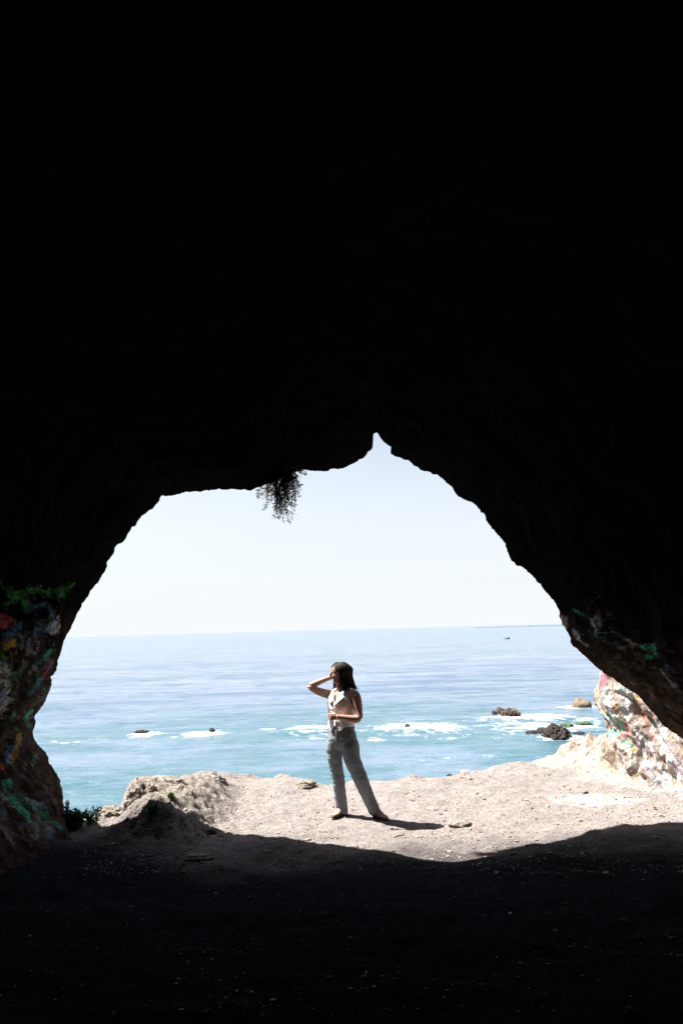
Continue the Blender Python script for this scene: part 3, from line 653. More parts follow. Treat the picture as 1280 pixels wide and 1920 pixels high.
def tube(pts, rads, n=8, A=None, cap=True):
    """rings around a polyline; rads: float or (a,b); returns verts, faces"""
    pts = [np.array(p_, float) for p_ in pts]; V = []; F = []
    for i, p_ in enumerate(pts):
        t = (pts[min(i + 1, len(pts) - 1)] - pts[max(i - 1, 0)]); t = t / (np.linalg.norm(t) + 1e-9)
        ref = np.array(A if A is not None else ((0, 0, 1) if abs(t[2]) < .9 else (1, 0, 0)), float)
        a_ = ref - t * ref.dot(t); a_ /= np.linalg.norm(a_) + 1e-9; b_ = np.cross(t, a_)
        r = rads[i]; ra, rb = (r if isinstance(r, tuple) else (r, r))
        for k_ in range(n):
            ph = 2 * math.pi * k_ / n; V.append(p_ + a_ * ra * math.cos(ph) + b_ * rb * math.sin(ph))
    for i in range(len(pts) - 1):
        for k_ in range(n):
            k2 = (k_ + 1) % n; F.append([i * n + k_, i * n + k2, (i + 1) * n + k2, (i + 1) * n + k_])
    if cap:
        V.append(pts[0]); V.append(pts[-1]); c0 = len(V) - 2; L_ = (len(pts) - 1) * n
        for k_ in range(n):
            k2 = (k_ + 1) % n; F.append([c0, k2, k_]); F.append([c0 + 1, L_ + k_, L_ + k2])
    return V, F
class MB:
    def __init__(s): s.v = []; s.f = []
    def add(s, vf):
        o_ = len(s.v); s.v += [tuple(q) for q in vf[0]]; s.f += [[i + o_ for i in f_] for f_ in vf[1]]; return s
    def tube(s, *a, **k): return s.add(tube(*a, **k))
    def obj(s, name, mat, parent=None, smooth=True): return mesh_obj(name, s.v, s.f, mat, parent, smooth)
def leafq(p_, d, up_, L_, W_):
    d = d / (np.linalg.norm(d) + 1e-9); sd = np.cross(d, up_); sd /= np.linalg.norm(sd) + 1e-9; nrm = np.cross(sd, d)
    return [p_, p_ + d * L_ * .5 + sd * W_ + nrm * W_ * .5, p_ + d * L_, p_ + d * L_ * .5 - sd * W_ + nrm * W_ * .5], [[0, 1, 2, 3]]
p = hit_ground(750, 1571)
o = MB().tube([p + (-.06, -.03, .012), p + (-.02, 0, .02), p + (.02, .01, .02), p + (.045, .03, .03), p + (.03, .05, .02)], [.006, .007, .006, .005, .004]).obj('stick', simple('twig_brown', (.05, .03, .02)))
tag(o, 'short dark crooked stick on the sunlit dirt in front of the person', 'stick')
p = hit_ground(350, 1532)
o = MB().tube([p + (-.05, .02, .03), p + (.05, -.03, .03)], [.005, .004]).obj('stick', simple('pale_twig', (.6, .56, .5)))
tag(o, 'thin pale stick lying on the shaded slope of the left mound', 'stick')

# ------------------------------------------------------------------ plants
def leaf_material(name, cols, rough=.5):
    n = NT(name); gi = n.n('ShaderNodeNewGeometry')
    c = n.ramp(gi.outputs['Random Per Island'], [(i / max(1, len(cols) - 1), c_) for i, c_ in enumerate(cols)])
    return n.done(c, rough, None, .3)
M_leafdry = leaf_material('hanging_leaf', [(.03, .05, .02), (.10, .04, .03), (.05, .08, .03), (.16, .07, .05), (.09, .16, .04), (.04, .03, .03)])
M_stem = simple('plant_stem', (.05, .03, .025))
rnd = random.Random(12)
def nv(s_=1.0): return np.array([rnd.gauss(0, s_) for _ in range(3)])
YB = float(np.interp(525, lx, YL)) - .03
root = at(522, 893, YB); hp = empty('hanging_plant', root)
tag(hp, 'straggly reddish green plant hanging from the roof of the cave mouth', 'plant')
st_mb, lf_mb = MB(), MB()
ends = [(488, 938), (495, 955), (512, 962), (520, 975), (530, 978), (542, 984), (538, 962), (546, 950), (552, 940), (558, 925), (556, 905), (502, 925), (508, 945), (525, 958), (533, 968), (515, 935), (540, 940), (548, 962), (517, 972), (528, 950), (536, 930), (522, 940), (510, 915), (545, 912), (550, 920), (520, 925), (530, 920), (575, 887), (568, 884)]
for e in ends:
    for rep in range(2 if e[0] < 560 else 1):
        sx = 505 + (e[0] - 488) / 72 * 45 + rnd.uniform(-6, 6)
        if e[0] > 562: sx = 560
        sy = float(np.interp(sx, lx[np.argsort(lx)][::1], ly[np.argsort(lx)])) if False else (906 - (sx - 500) * .38)
        p0 = at(sx, sy - 6, YB); p1_ = at(e[0] + rnd.uniform(-4, 4) * rep, e[1] - rnd.uniform(0, 25) * rep, YB) + np.array([0, rnd.uniform(-.10, .10), 0])
        kq = 7; pts = []
        side_ = rnd.uniform(-.05, .05)
        for i in range(kq):
            t = i / (kq - 1); q = p0 + (p1_ - p0) * np.array([t, t, t ** .9]); q = q + np.array([side_ * math.sin(t * 3.1), side_ * .5 * math.sin(t * 3), 0]) + nv(.006)
            pts.append(q)
        st_mb.tube([q - root for q in pts], [.0045 * (1 - .7 * i / kq) for i in range(kq)], 4)
        for i in range(1, kq):
            for j in range(6 + (i > 2) * 4):
                t = rnd.random(); q = pts[i - 1] * (1 - t) + pts[i] * t
                d = nv() * np.array([1, 1, .8]) + np.array([0, 0, .15])
                if rnd.random() < .35:
                    d2 = d / np.linalg.norm(d) * rnd.uniform(.02, .05); st_mb.tube([q - root, q + d2 - root], [.0015, .001], 3, cap=False); q = q + d2
                lf_mb.add((lambda r_: ([x_ - root for x_ in r_[0]], r_[1]))(leafq(q, d, nv(), rnd.uniform(.016, .040), rnd.uniform(.0035, .008))))
st_mb.obj('stem', M_stem, hp); lf_mb.obj('foliage', M_leafdry, hp, False)

M_bush = leaf_material('bush_leaf', [(.04, .11, .03), (.06, .16, .045), (.09, .22, .06), (.04, .09, .035)])
def bush(px, py, wpx, hpx, Y, label, name='bush', nst=26, mat=None, leafs=12, ll=(.02, .045)):
    p = at(px, py, Y); z = min(gz(p[0], p[1]), p[2]); base = np.array([p[0], p[1], z]); W_ = wpx / FP * Y / 2; H_ = hpx / FP * Y + (p[2] - z)
    o_ = empty(name, base); tag(o_, label, name.replace('_', ' ')); s1, l1 = MB(), MB()
    for i in range(nst):
        e = np.array([rnd.uniform(-1, 1) * W_, rnd.uniform(-.6, .6) * W_, H_ * rnd.uniform(.45, 1)]); b0 = e * np.array([.55, .5, 0])
        pts = [b0 + (e - b0) * t + np.array([0, 0, .02 * math.sin(3 * t)]) + nv(.006) for t in (0, .25, .5, .75, 1)]
        s1.tube(pts, [.004, .0035, .003, .0025, .002], 4)
        for j in range(leafs):
            t = rnd.uniform(.1, 1) * 4; i0 = min(3, int(t)); q = pts[i0] + (pts[i0 + 1] - pts[i0]) * (t - i0)
            l1.add(leafq(q, nv() + np.array([0, 0, .7]), nv(), rnd.uniform(*ll), rnd.uniform(.006, .012)))
    s1.obj('stem', M_stem, o_); l1.obj('foliage', mat or M_bush, o_, False); return o_
bush(140, 1545, 44, 26, 8.9, 'dense low green bush in the shaded gap at the foot of the left wall', nst=60, leafs=26)
bush(174, 1545, 30, 28, 9.0, 'open leafy shrub right of the dense low bush, against the water', name='shrub', nst=16, leafs=16)
bush(124, 1524, 14, 24, 9.1, 'thin sprig growing where the left wall meets the dense bush', name='weed', nst=8)
M_bright = leaf_material('bright_leaf', [(.10, .22, .04), (.16, .30, .06), (.08, .16, .04)])
q = hit_ground(288, 1520)
bush(288, 1519, 18, 10, q[1] - .02, 'small bright green weed in the crevice of the leftmost boulder', name='weed', nst=14, mat=M_bright)
q = hit_ground(322, 1496)
bush(322, 1497, 10, 5, q[1], 'tiny green weed on top of the left mound above the cave shadow', name='weed', nst=8, mat=M_bright, leafs=8)
# short grass along the foot of the left wall: too many blades to count
gm = MB()
for i in range(2600):
    px = abs(rnd.gauss(0, 38)) ; py = 1585 + rnd.gauss(0, 9) - px * .05
    if noise.noise(Vector((px * .05, py * .1, 0))) < -.1: continue
    h = hit_ground(px, py); d = nv(.5) + np.array([0, 0, 1.0])
    gm.add(leafq(h, d, nv(), rnd.uniform(.012, .035), .003))
tag(gm.obj('grass', leaf_material('grass_blade', [(.08, .25, .02), (.12, .34, .03), (.06, .18, .02)]), smooth=False), 'patch of short bright green grass at the foot of the left wall', 'grass', kind='stuff')

# ------------------------------------------------------------------ gravel (uncountable)
v0, f0 = ICO[1]; bmv = []; bmf = []
def gravel(name, cnt, sizes, pxr, pyr, mat, label, seed, bias=1.0):
    r2 = random.Random(seed); V = []; F = []; k_ = 0
    while k_ < cnt:
        px = r2.uniform(*pxr); py = pyr[0] + (pyr[1] - pyr[0]) * r2.random() ** bias
        h = at_z(px, py, .0); zz_ = float(ground_z(h[0], h[1]))
        d = ray(px, py); h = CAM + d * ((zz_ - CZ) / d[2]); zz_ = float(ground_z(h[0], h[1]))
        k_ += 1
        if zz_ < -.1 or abs(h[0]) > 5: continue
        if noise.noise(Vector((h[0] * 1.3, h[1] * 1.3, seed))) < r2.uniform(-.5, .15): continue
        s__ = r2.uniform(*sizes) * (1 + 2.0 * (r2.random() ** 14)); o_ = len(V)
        sc3 = np.array([s__ * r2.uniform(.7, 1.4), s__ * r2.uniform(.7, 1.4), s__ * r2.uniform(.35, .8)])
        q = v0 * sc3 * (1 + .25 * np.array([r2.uniform(-1, 1) for _ in range(len(v0))]))[:, None]
        a_ = r2.random() * 6.28; c_, s2 = math.cos(a_), math.sin(a_); q = q @ np.array([[c_, s2, 0], [-s2, c_, 0], [0, 0, 1]])
        V += (q + np.array([h[0], h[1], zz_ + s__ * .2])).tolist(); F += [[i + o_ for i in f_] for f_ in f0]
    return tag(mesh_obj(name, V, F, mat, smooth=False), label, 'gravel', kind='stuff')
M_grav = leaf_material('pebble', [(.09, .07, .055), (.28, .24, .21), (.2, .16, .135), (.36, .33, .30), (.06, .045, .035), (.30, .26, .235)], .9)
gravel('gravel', 7500, (.004, .010), (150, 1300), (1450, 1640), M_grav, 'small brown and tan stones scattered over the sunlit dirt', 5)
M_gravd = leaf_material('dark_pebble', [(.04, .038, .04), (.08, .075, .08), (.06, .055, .055), (.16, .16, .18), (.04, .038, .04)], .6)
gravel('gravel', 5200, (.002, .0055), (-30, 1310), (1560, 1925), M_gravd, 'small stones scattered over the dark cave floor', 6, 1.3)
M_chip = simple('shell_white', (.8, .82, .85), .35)
gravel('shell_chips', 260, (.0022, .0045), (-30, 1310), (1580, 1925), M_chip, 'scattered white chips of shell glinting on the dark cave floor', 8, 1.2)['category'] = 'shell chips'

# ------------------------------------------------------------------ birds, far specks in the sky
def bird(px, py, D, label, flap):
    c0 = at(px, py, D); o_ = empty('seabird', c0); tag(o_, label, 'bird')
    b = MB().tube([(-.3, 0, 0), (-.12, 0, .02), (.1, 0, .03), (.3, 0, .03), (.42, 0, .02)], [.02, .09, .10, .05, .012], 8).obj('body', simple('bird_grey', (.35, .35, .37)), o_)
    for sgn in (1, -1):
        w__ = [(0.08, .05 * sgn, .03), (.14, .4 * sgn, .05 + flap), (.02, .8 * sgn, .02 + flap * .8), (-.10, .75 * sgn, .02 + flap * .8), (-.08, .35 * sgn, .04 + flap), (-.1, .05 * sgn, .03)]
        V_ = w__ + [(a_[0], a_[1], a_[2] - .02) for a_ in w__]
        F_ = [[0, 1, 2, 3, 4, 5], [11, 10, 9, 8, 7, 6]] + [[i, i + 6, (i + 1) % 6 + 6, (i + 1) % 6] for i in range(6)]
        mesh_obj('wing', V_, F_, simple('wing_grey', (.3, .3, .32)), o_, False)
    o_.rotation_euler = (0, 0, rnd.uniform(0, 3))
bird(386, 1117, 520, 'tiny seabird in the pale sky left of the person, just above the horizon', .15)
bird(833, 1066, 520, 'tiny seabird high in the pale sky towards the right of the arch', .08)
# ------------------------------------------------------------------ person
PY0 = 9.05
def W(px, py, d=0.0): return at(px, py, PY0 + d)
def bake(o):
    bpy.context.view_layer.update()
    dg = bpy.context.evaluated_depsgraph_get(); me = bpy.data.meshes.new_from_object(o.evaluated_get(dg))
    me.name = o.name; o.modifiers.clear(); old = o.data; o.data = me; bpy.data.meshes.remove(old)
    me.polygons.foreach_set('use_smooth', [True] * len(me.polygons)); return o
def remesh(o, vox, sm=6, fac=.5):
    m_ = o.modifiers.new('r', 'REMESH'); m_.mode = 'VOXEL'; m_.voxel_size = vox
    m2 = o.modifiers.new('s', 'SMOOTH'); m2.iterations = sm; m2.factor = fac
    return bake(o)
LAT = np.array([math.cos(R(35)), -math.sin(R(35)), 0]); FWD = np.array([-math.sin(R(35)), -math.cos(R(35)), 0])
def interp_tube(mb, P, Rr, n=20, A=None, sub=4):
    P = np.array(P, float); rr_ = np.array([(r, r) if not isinstance(r, tuple) else r for r in Rr]); k_ = len(P)
    t = np.arange(k_); tt = np.linspace(0, k_ - 1, (k_ - 1) * sub + 1)
    def cr(v):
        out = []
        for q in tt:
            i = min(int(q), k_ - 2); f = q - i; p0, p1_, p2_, p3_ = v[max(i - 1, 0)], v[i], v[i + 1], v[min(i + 2, k_ - 1)]
            out.append(.5 * ((2 * p1_) + (-p0 + p2_) * f + (2 * p0 - 5 * p1_ + 4 * p2_ - p3_) * f * f + (-p0 + 3 * p1_ - 3 * p2_ + p3_) * f ** 3))
        return np.array(out)
    PP = cr(P); RR_ = cr(rr_); return mb.tube(list(PP), [tuple(r) for r in RR_], n, A)
M_skin = NT('skin'); f_ = M_skin.noise(14, 4); M_skin.b.inputs['Subsurface Weight'].default_value = .08; M_skin.b.inputs['Subsurface Scale'].default_value = .01
M_skin = M_skin.done(M_skin.ramp(f_, [(.3, (.36, .20, .145)), (.7, (.44, .26, .19))]), .55, None, .35)
person = empty('person', (W(668, 1533)[0], PY0, 0)); tag(person, 'person in white vest and jeans standing on the ledge, one hand raised to the face', 'person')
PO = np.array(person.location)
def pobj(mb, name, mat, parent=None, smooth=True):
    mb.v = [tuple(np.array(q) - PO) for q in mb.v]; return mb.obj(name, mat, parent or person, smooth)

# head, in its own axes: x forward, y to her left, z up; origin at the centre of the skull
HC = W(637.0, 1261.0, .0); yaw = R(66); hf = np.array([-math.sin(yaw), -math.cos(yaw), 0.0]); hl = np.array([math.cos(yaw), -math.sin(yaw), 0.0])
tilt = R(-3); hu = np.array([0, 0, 1.0]); hf2 = hf * math.cos(tilt) + hu * math.sin(tilt); hu2 = hu * math.cos(tilt) - hf * math.sin(tilt)
def H(x, y, z): return HC + hf2 * x + hl * y + hu2 * z
def head_mesh():
    # sphere shaped by a profile: skull, brow, nose, lips, chin, jaw
    V = []; F = []; nu, nv_ = 72, 64
    prof = [(-.118, .055), (-.112, .074), (-.104, .083), (-.094, .084), (-.086, .079), (-.079, .087), (-.073, .083), (-.066, .087), (-.058, .081), (-.050, .088), (-.044, .105),
            (-.036, .108), (-.026, .100), (-.014, .092), (-.002, .084), (.008, .083), (.018, .090), (.030, .092), (.050, .088), (.072, .072), (.090, .050), (.104, .020), (.108, .0)]
    pz = np.array([p_[0] for p_ in prof]); pf = np.array([p_[1] for p_ in prof])
    for j in range(nv_ + 1):
        z = -.118 + .226 * (j / nv_)
        z = -.005 - .113 * math.cos(math.pi * j / nv_)
        f = np.interp(z, pz, pf)
        back = .098 * math.sqrt(max(0, 1 - ((z - .015) / .098) ** 2)) if z > .015 - .0 else .098 * (1 - .35 * sst(0, .09, -(z - .015)))
        if z < -.06: back = back * (1 - sst(-.06, -.118, z) * .55) if False else back * (1 - .6 * float(sst(0, .058, -.06 - z)))
        wid = .076 * math.sqrt(max(0, 1 - ((z - .02) / .09) ** 2)) if z > .02 else .076 * (1 - .42 * float(sst(0, .125, .02 - z)))
        for i in range(nu):
            a_ = 2 * math.pi * i / nu; c_, s2 = math.cos(a_), math.sin(a_)
            w0 = wid
            if c_ > 0:
                base = min(f, .088 if z > -.1 else f)
                x = base * (abs(c_) ** .85); y = w0 * s2
                # features narrow in y
                ex = max(0, f - base) + 0
                if -.052 < z < .006: x += (f - .080) * math.exp(-(y / .013) ** 2) if f > .080 else 0
                if -.052 < z < .006 and f > .080: x = min(x, .0805 * (abs(c_) ** .85) + (f - .080) * math.exp(-(y / .012) ** 2) + 0)
                if -.095 < z <= -.052: x -= .006 * (1 - math.exp(-(y / .022) ** 2))
                # eye sockets
                for sy in (-.031, .031): x -= .010 * math.exp(-((y - sy) / .015) ** 2 - ((z + .002) / .012) ** 2)
            else:
                x = back * c_; y = w0 * s2
            V.append(H(x, y, z))
    n_ = nu
    for j in range(nv_):
        for i in range(nu): F.append([j * n_ + i, j * n_ + (i + 1) % n_, (j + 1) * n_ + (i + 1) % n_, (j + 1) * n_ + i])
    F.append([i for i in range(nu)][::-1]); F.append([nv_ * n_ + i for i in range(nu)])
    return V, F
B = MB(); B.add(head_mesh())
# ears
for sy in (-1, 1): interp_tube(B, [H(-.008, .072 * sy, -.040), H(-.012, .080 * sy, -.020), H(-.018, .082 * sy, .004), H(-.010, .078 * sy, .014)], [.006, .010, .012, .006], 10)
# neck and torso under the clothes
interp_tube(B, [H(-.035, 0, .0), H(-.022, 0, -.06), W(638, 1286, .0), W(638.5, 1296, .0), W(639, 1305, .0)], [.045, .050, .049, .054, (.09, .055)], 20, LAT)
TC = lambda px, py: W(px, py, 0)
interp_tube(B, [W(640, 1296), W(640, 1303), W(640, 1318), W(639.5, 1335), W(640, 1352), W(641, 1370), W(641, 1390), W(641, 1400)],
            [(.115, .055), (.150, .080), (.145, .105), (.130, .100), (.122, .092), (.130, .085), (.125, .075), (.10, .055)], 28, LAT)
# her left arm (towards the camera): shoulder, upper arm, elbow, forearm across the belly
shL = W(664.5, 1303, -.10); elL = W(673.0, 1347, -.155); wrL = W(635.5, 1344.5, -.20)
interp_tube(B, [W(652, 1301, -.05), shL, W(669.5, 1318, -.115), W(671.8, 1334, -.13), elL], [(.045), .056, .053, .046, .042], 18)
interp_tube(B, [elL + (-.004, 0, .01), W(668, 1348.5, -.165), W(655, 1347.5, -.185), W(644, 1345.5, -.195), wrL, W(631, 1343.5, -.205)], [.040, .043, .038, .031, .026, .026], 18)
# her right arm, raised: elbow out to the side, hand back to the cheek
shR = W(623.5, 1303, .09); elR = W(582.5, 1288.5, .02); wrR = W(613.5, 1272.5, .075)
interp_tube(B, [W(632, 1302, .05), shR, W(609, 1300, .075), W(595, 1295.5, .05), elR], [.050, .053, .049, .042, .036], 18)
interp_tube(B, [elR + (.0, 0, -.01), W(583, 1286, .02), W(591, 1282.0, .035), W(602, 1277.3, .055), wrR, W(618, 1271, .085)], [.036, .037, .036, .031, .025, .025], 18)
# hands: palm, thumb and four fingers each, bent at the knuckles
def hand(wr, pdir, fdir, nrm, curl, thumb_side, curl_base=.35, size=.95):
    pdir = pdir / np.linalg.norm(pdir); side = np.cross(nrm, pdir); side /= np.linalg.norm(side); nrm = np.cross(pdir, side)
    P0 = wr; P1 = wr + pdir * .085 * size
    interp_tube(B, [P0, wr + pdir * .03 * size, wr + pdir * .065 * size, P1], [(.024, .018), (.034, .017), (.039, .015), (.037, .012)], 16, side)
    for i, (off, ln) in enumerate(((.030, .070), (.010, .078), (-.010, .072), (-.029, .056))):
        q = P1 + side * off * size - pdir * .008; a_ = curl_base + .06 * i; pts = [q]; 
        for sgl in (.46, .30, .24):
            d = pdir * math.cos(a_) + nrm * math.sin(a_); q = q + d * ln * sgl * size; pts.append(q); a_ += curl
        interp_tube(B, pts, [.0098, .0092, .0084, .0068], 10, side, 3)
    q = wr + pdir * .025 * size + side * thumb_side * .026 * size; a_ = .3; pts = [q]
    for ln in (.036, .030, .024):
        d = pdir * .75 + side * thumb_side * .45 * (1 - a_ * .4) + nrm * a_; d /= np.linalg.norm(d); q = q + d * ln * size; pts.append(q); a_ += .35
    interp_tube(B, pts, [.014, .0115, .010, .008], 10, nrm, 3)
# left hand: palm towards the belly, loosely closed, thumb uppermost
hand(W(633, 1344, -.205), np.array([-1.0, .10, .02]), None, np.array([.1, .95, -.1]), .85, 1, .5)
# right hand: wrapped round the far cheek and jaw, fingers behind the hair
hand(W(617, 1271.5, .082), np.array([.70, .42, .45]), None, np.array([.55, -.75, .1]), .35, 1, .2)
# shins, ankles and feet
def zg(p_): return gz(p_[0], p_[1])
f1 = W(643, 1526, .12); f2 = W(706, 1524, -.02); z1 = zg(f1); z2 = zg(f2)
a1_ = np.array([f1[0], f1[1], z1 + .085]); a2_ = np.array([f2[0], f2[1], z2 + .085])
t1_ = W(623, 1534, -.02); t1_ = np.array([t1_[0], t1_[1], 0]); d1 = t1_ - np.array([f1[0], f1[1], 0]); d1 /= np.linalg.norm(d1)
t2_ = W(722, 1536, -.13); t2_ = np.array([t2_[0], t2_[1], 0]); d2 = t2_ - np.array([f2[0], f2[1], 0]); d2 /= np.linalg.norm(d2)
def foot(an, d, zb):
    sd = np.cross((0, 0, 1), d); q = lambda f, h: np.array([an[0] + d[0] * f, an[1] + d[1] * f, zb + h])
    interp_tube(B, [an + (0, 0, .02), q(-.012, .060), q(-.02, .036)], [.034, .034, .030], 14, sd)
    interp_tube(B, [q(-.045, .035), q(-.02, .045), q(.04, .050), q(.09, .034), q(.135, .024), q(.172, .018)], [(.022, .020), (.030, .034), (.033, .038), (.038, .022), (.040, .015), (.022, .009)], 16, sd)
foot(a1_, d1, z1 + .012); foot(a2_, d2, z2 + .012)
interp_tube(B, [W(627, 1398, .05), W(632, 1440, .07), W(635, 1455, .08), W(640, 1490, .11), a1_], [.075, .06, .05, .045, .034], 16)
interp_tube(B, [W(655, 1398, -.05), W(667, 1435, -.06), W(674, 1455, -.06), W(690, 1490, -.04), a2_], [.075, .06, .05, .042, .034], 16)
body = pobj(B, 'body', M_skin); remesh(body, .0042, 4, .45)
print('body verts', len(body.data.vertices))

# eyes, brows, lips
M_dark = simple('hair_dark', (.030, .018, .013), .55, .6, 40, 0, .25); M_lip = simple('lip', (.22, .07, .06), .5)
for sy in (-1, 1):
    e = MB(); e.tube([H(.071, .022 * sy, -.004), H(.0755, .031 * sy, -.003), H(.070, .041 * sy, -.005)], [.0022, .0042, .002], 8); pobj(e, 'eye', M_dark)
    e = MB(); e.tube([H(.083, .018 * sy, .015), H(.081, .032 * sy, .019), H(.070, .047 * sy, .014)], [.0016, .0026, .0014], 8); pobj(e, 'eyebrow', M_dark)
e = MB()
for z_ in (-.0665, -.077): e.tube([H(.074, -.022, z_ - .002 + .004), H(.0825, -.010, z_), H(.085, 0, z_), H(.0825, .010, z_), H(.074, .022, z_ + .002)], [.001, .0032, .0042, .0032, .001], 8)
pobj(e, 'lips', M_lip)

# hair: strands from a part on top, swept round the skull and down to the shoulders
hr = MB(); rh = random.Random(3)
def sk(phi, z, off):            # point on the skull at azimuth phi (0 = front, + = her left)
    wz = .084 * math.sqrt(max(0.0, 1 - ((z - .018) / .096) ** 2)) if z > .018 else .084
    fz = .094 * math.sqrt(max(0.0, 1 - ((z - .018) / .098) ** 2)) if z > .018 else .094
    bz = (.104 + .032 * float(sst(.09, .02, z))) * math.sqrt(max(0.0, 1 - ((z - .018) / .098) ** 2)) if z > .018 else .136
    c_, s2 = math.cos(phi), math.sin(phi)
    return H((fz if c_ > 0 else bz) * c_ + (off * c_), (wz + off) * s2, z)
def strand(phi0, phi1, zend, off, r, flip, z0=.110):
    pts = []; rs = []; n_ = 11
    for i in range(n_):
        t = i / (n_ - 1); z = z0 + (zend - z0) * t ** 1.15
        ph = phi0 + (phi1 - phi0) * min(1, t * 2.2)
        if z > .02: q = sk(ph, min(z, .1125), off)
        else:
            q = sk(ph, .018, off); dd2 = (z - .018); q = q + hu2 * dd2
            inn = -.012 * math.sin(min(1, -dd2 / .12) * 3.1)
            c_, s2 = math.cos(ph), math.sin(ph); rad = hf2 * c_ + hl * s2
            fl = flip * max(0, (-dd2 - .11) / .08) ** 2
            q = q + rad * (inn + fl)
        pts.append(q + np.array([rh.gauss(0, .0010) for _ in range(3)])); rs.append(r * (1 if t < .75 else 1 - (t - .75) * 2.8))
    hr.tube(pts, rs, 5, cap=False)
for k_ in range(620):
    ph = rh.uniform(R(62), R(298)); ph0 = ph + rh.uniform(-.15, .15)
    backness = .5 - .5 * math.cos(ph)
    strand(ph0, ph, rh.uniform(-.205, -.172) + .004 * backness, rh.uniform(.002, .016), rh.uniform(.0022, .0045), rh.uniform(.0, .012) + .012 * (backness > .75))
for k_ in range(160):       # from the hairline, swept back over the temples
    sg = rh.choice((-1, 1)); ph = sg * rh.uniform(R(8), R(55))
    strand(ph, sg * rh.uniform(R(68), R(95)), rh.uniform(-.200, -.16), rh.uniform(.002, .010), rh.uniform(.002, .004), .01, rh.uniform(.088, .105))
for k_ in range(150):       # loose, wavy outer strands and flyaways
    ph = rh.uniform(R(70), R(290)); strand(ph, ph + rh.uniform(-.2, .2), rh.uniform(-.220, -.17), rh.uniform(.008, .026), rh.uniform(.0010, .0020), rh.uniform(-.01, .045))
# solid under-layer so no skin shows between strands
core = []
nz_, na_ = 26, 40; cv, cf = [], []
for j in range(nz_ + 1):
    z = .112 - (.112 + .172) * j / nz_
    lim = R(20) if z > .085 else (R(20) + (R(80) - R(20)) * min(1, (.085 - z) / .035))
    for i in range(na_ + 1):
        ph = lim + (2 * math.pi - 2 * lim) * i / na_
        if z > .018: q = sk(ph, min(z, .1125), .004)
        else: q = sk(ph, .018, .002) + hu2 * (z - .018) - (hf2 * math.cos(ph) + hl * math.sin(ph)) * .012 * math.sin(min(1, (.018 - z) / .12) * 3.1)
        cv.append(q)
hr.add((cv, grid_faces(nz_ + 1, na_ + 1)))
hr.tube([H(0, 0, .1), H(-.005, 0, .113)], [.05, .012], 16)
pobj(hr, 'hair', M_dark)

# vest: open shell with armholes, V neck and two points at the hem
def shell(rows, nphi, mat_, name, thick=.004, cut=None):
    V = []; F = []; nr = len(rows)
    for (c_, ra, rb, fn_) in rows:
        for i in range(nphi):
            a_ = 2 * math.pi * i / nphi; V.append(c_ + LAT * ra * math.sin(a_) + FWD * rb * math.cos(a_) + np.array([0, 0, fn_(a_) if fn_ else 0]))
    for j in range(nr - 1):
        for i in range(nphi):
            f_ = [j * nphi + i, j * nphi + (i + 1) % nphi, (j + 1) * nphi + (i + 1) % nphi, (j + 1) * nphi + i]
            if cut and cut(j, i): continue
            F.append(f_)
    return V, F
def wrap(a_): return (a_ + math.pi) % (2 * math.pi) - math.pi
def hem(a_):
    a_ = wrap(a_); f = math.exp(-((abs(a_) - .38) / .22) ** 2); return -.045 * f + .012 * math.exp(-(a_ / .14) ** 2)
keys = [(1291.0, .072, .058), (1294, .112, .066), (1298, .150, .082), (1304, .166, .100), (1312, .166, .122), (1320, .162, .138), (1328, .158, .136), (1336, .152, .126), (1345, .150, .120), (1354, .154, .124), (1361, .160, .130)]
ky = np.array([q[0] for q in keys]); yy2 = np.linspace(1291, 1361, 58); ra_ = np.interp(yy2, ky, [q[1] for q in keys]); rb_ = np.interp(yy2, ky, [q[2] for q in keys])
rows = []
for j, y_ in enumerate(yy2):
    t = j / (len(yy2) - 1); fh = (lambda a_, tt_=t: hem(a_) * max(0, (tt_ - .6) / .4) ** 1.5)
    rows.append((W(639.8, y_, 0), ra_[j] - .004, rb_[j] - .004, fh))
NP = 120
def cutf(j, i):
    a_ = abs(wrap(2 * math.pi * (i + .5) / NP)); y_ = yy2[j]
    if a_ < .55 * max(0, (1316 - y_) / 25) ** 1.1 and y_ < 1316: return True            # V neck
    arm = abs(a_ - math.pi / 2)
    if y_ < 1318 and y_ > 1292 and arm < .52 * math.sqrt(max(0, 1 - ((y_ - 1300) / 18) ** 2)): return True
    return False
VV_, FF_ = shell(rows, NP, None, 'vest', cut=cutf)
n = NT('vest_cloth'); wv = n.noise(160, 2); M_vest = n.done((.86, .84, .82), .85, n.bump(n.noise(7, 4), .02, 1, n.bump(wv, .002)), .2)
VV_ = np.array(VV_); dn = np.array([noise.fractal(Vector((q[0] * 9, q[1] * 9, q[2] * 5)), .8, 2, 3) for q in VV_])
cen = np.stack([np.full(len(VV_), W(640, 1330)[0]), np.full(len(VV_), PY0), VV_[:, 2]], 1); rad = VV_ - cen; rad /= np.linalg.norm(rad, axis=1)[:, None] + 1e-6
VV_ = VV_ + rad * (dn * .006)[:, None]
mb = MB().add((VV_, FF_)); vest = pobj(mb, 'vest', M_vest)
ms = vest.modifiers.new('t', 'SOLIDIFY'); ms.thickness = .006; ms.offset = 0; bake(vest)
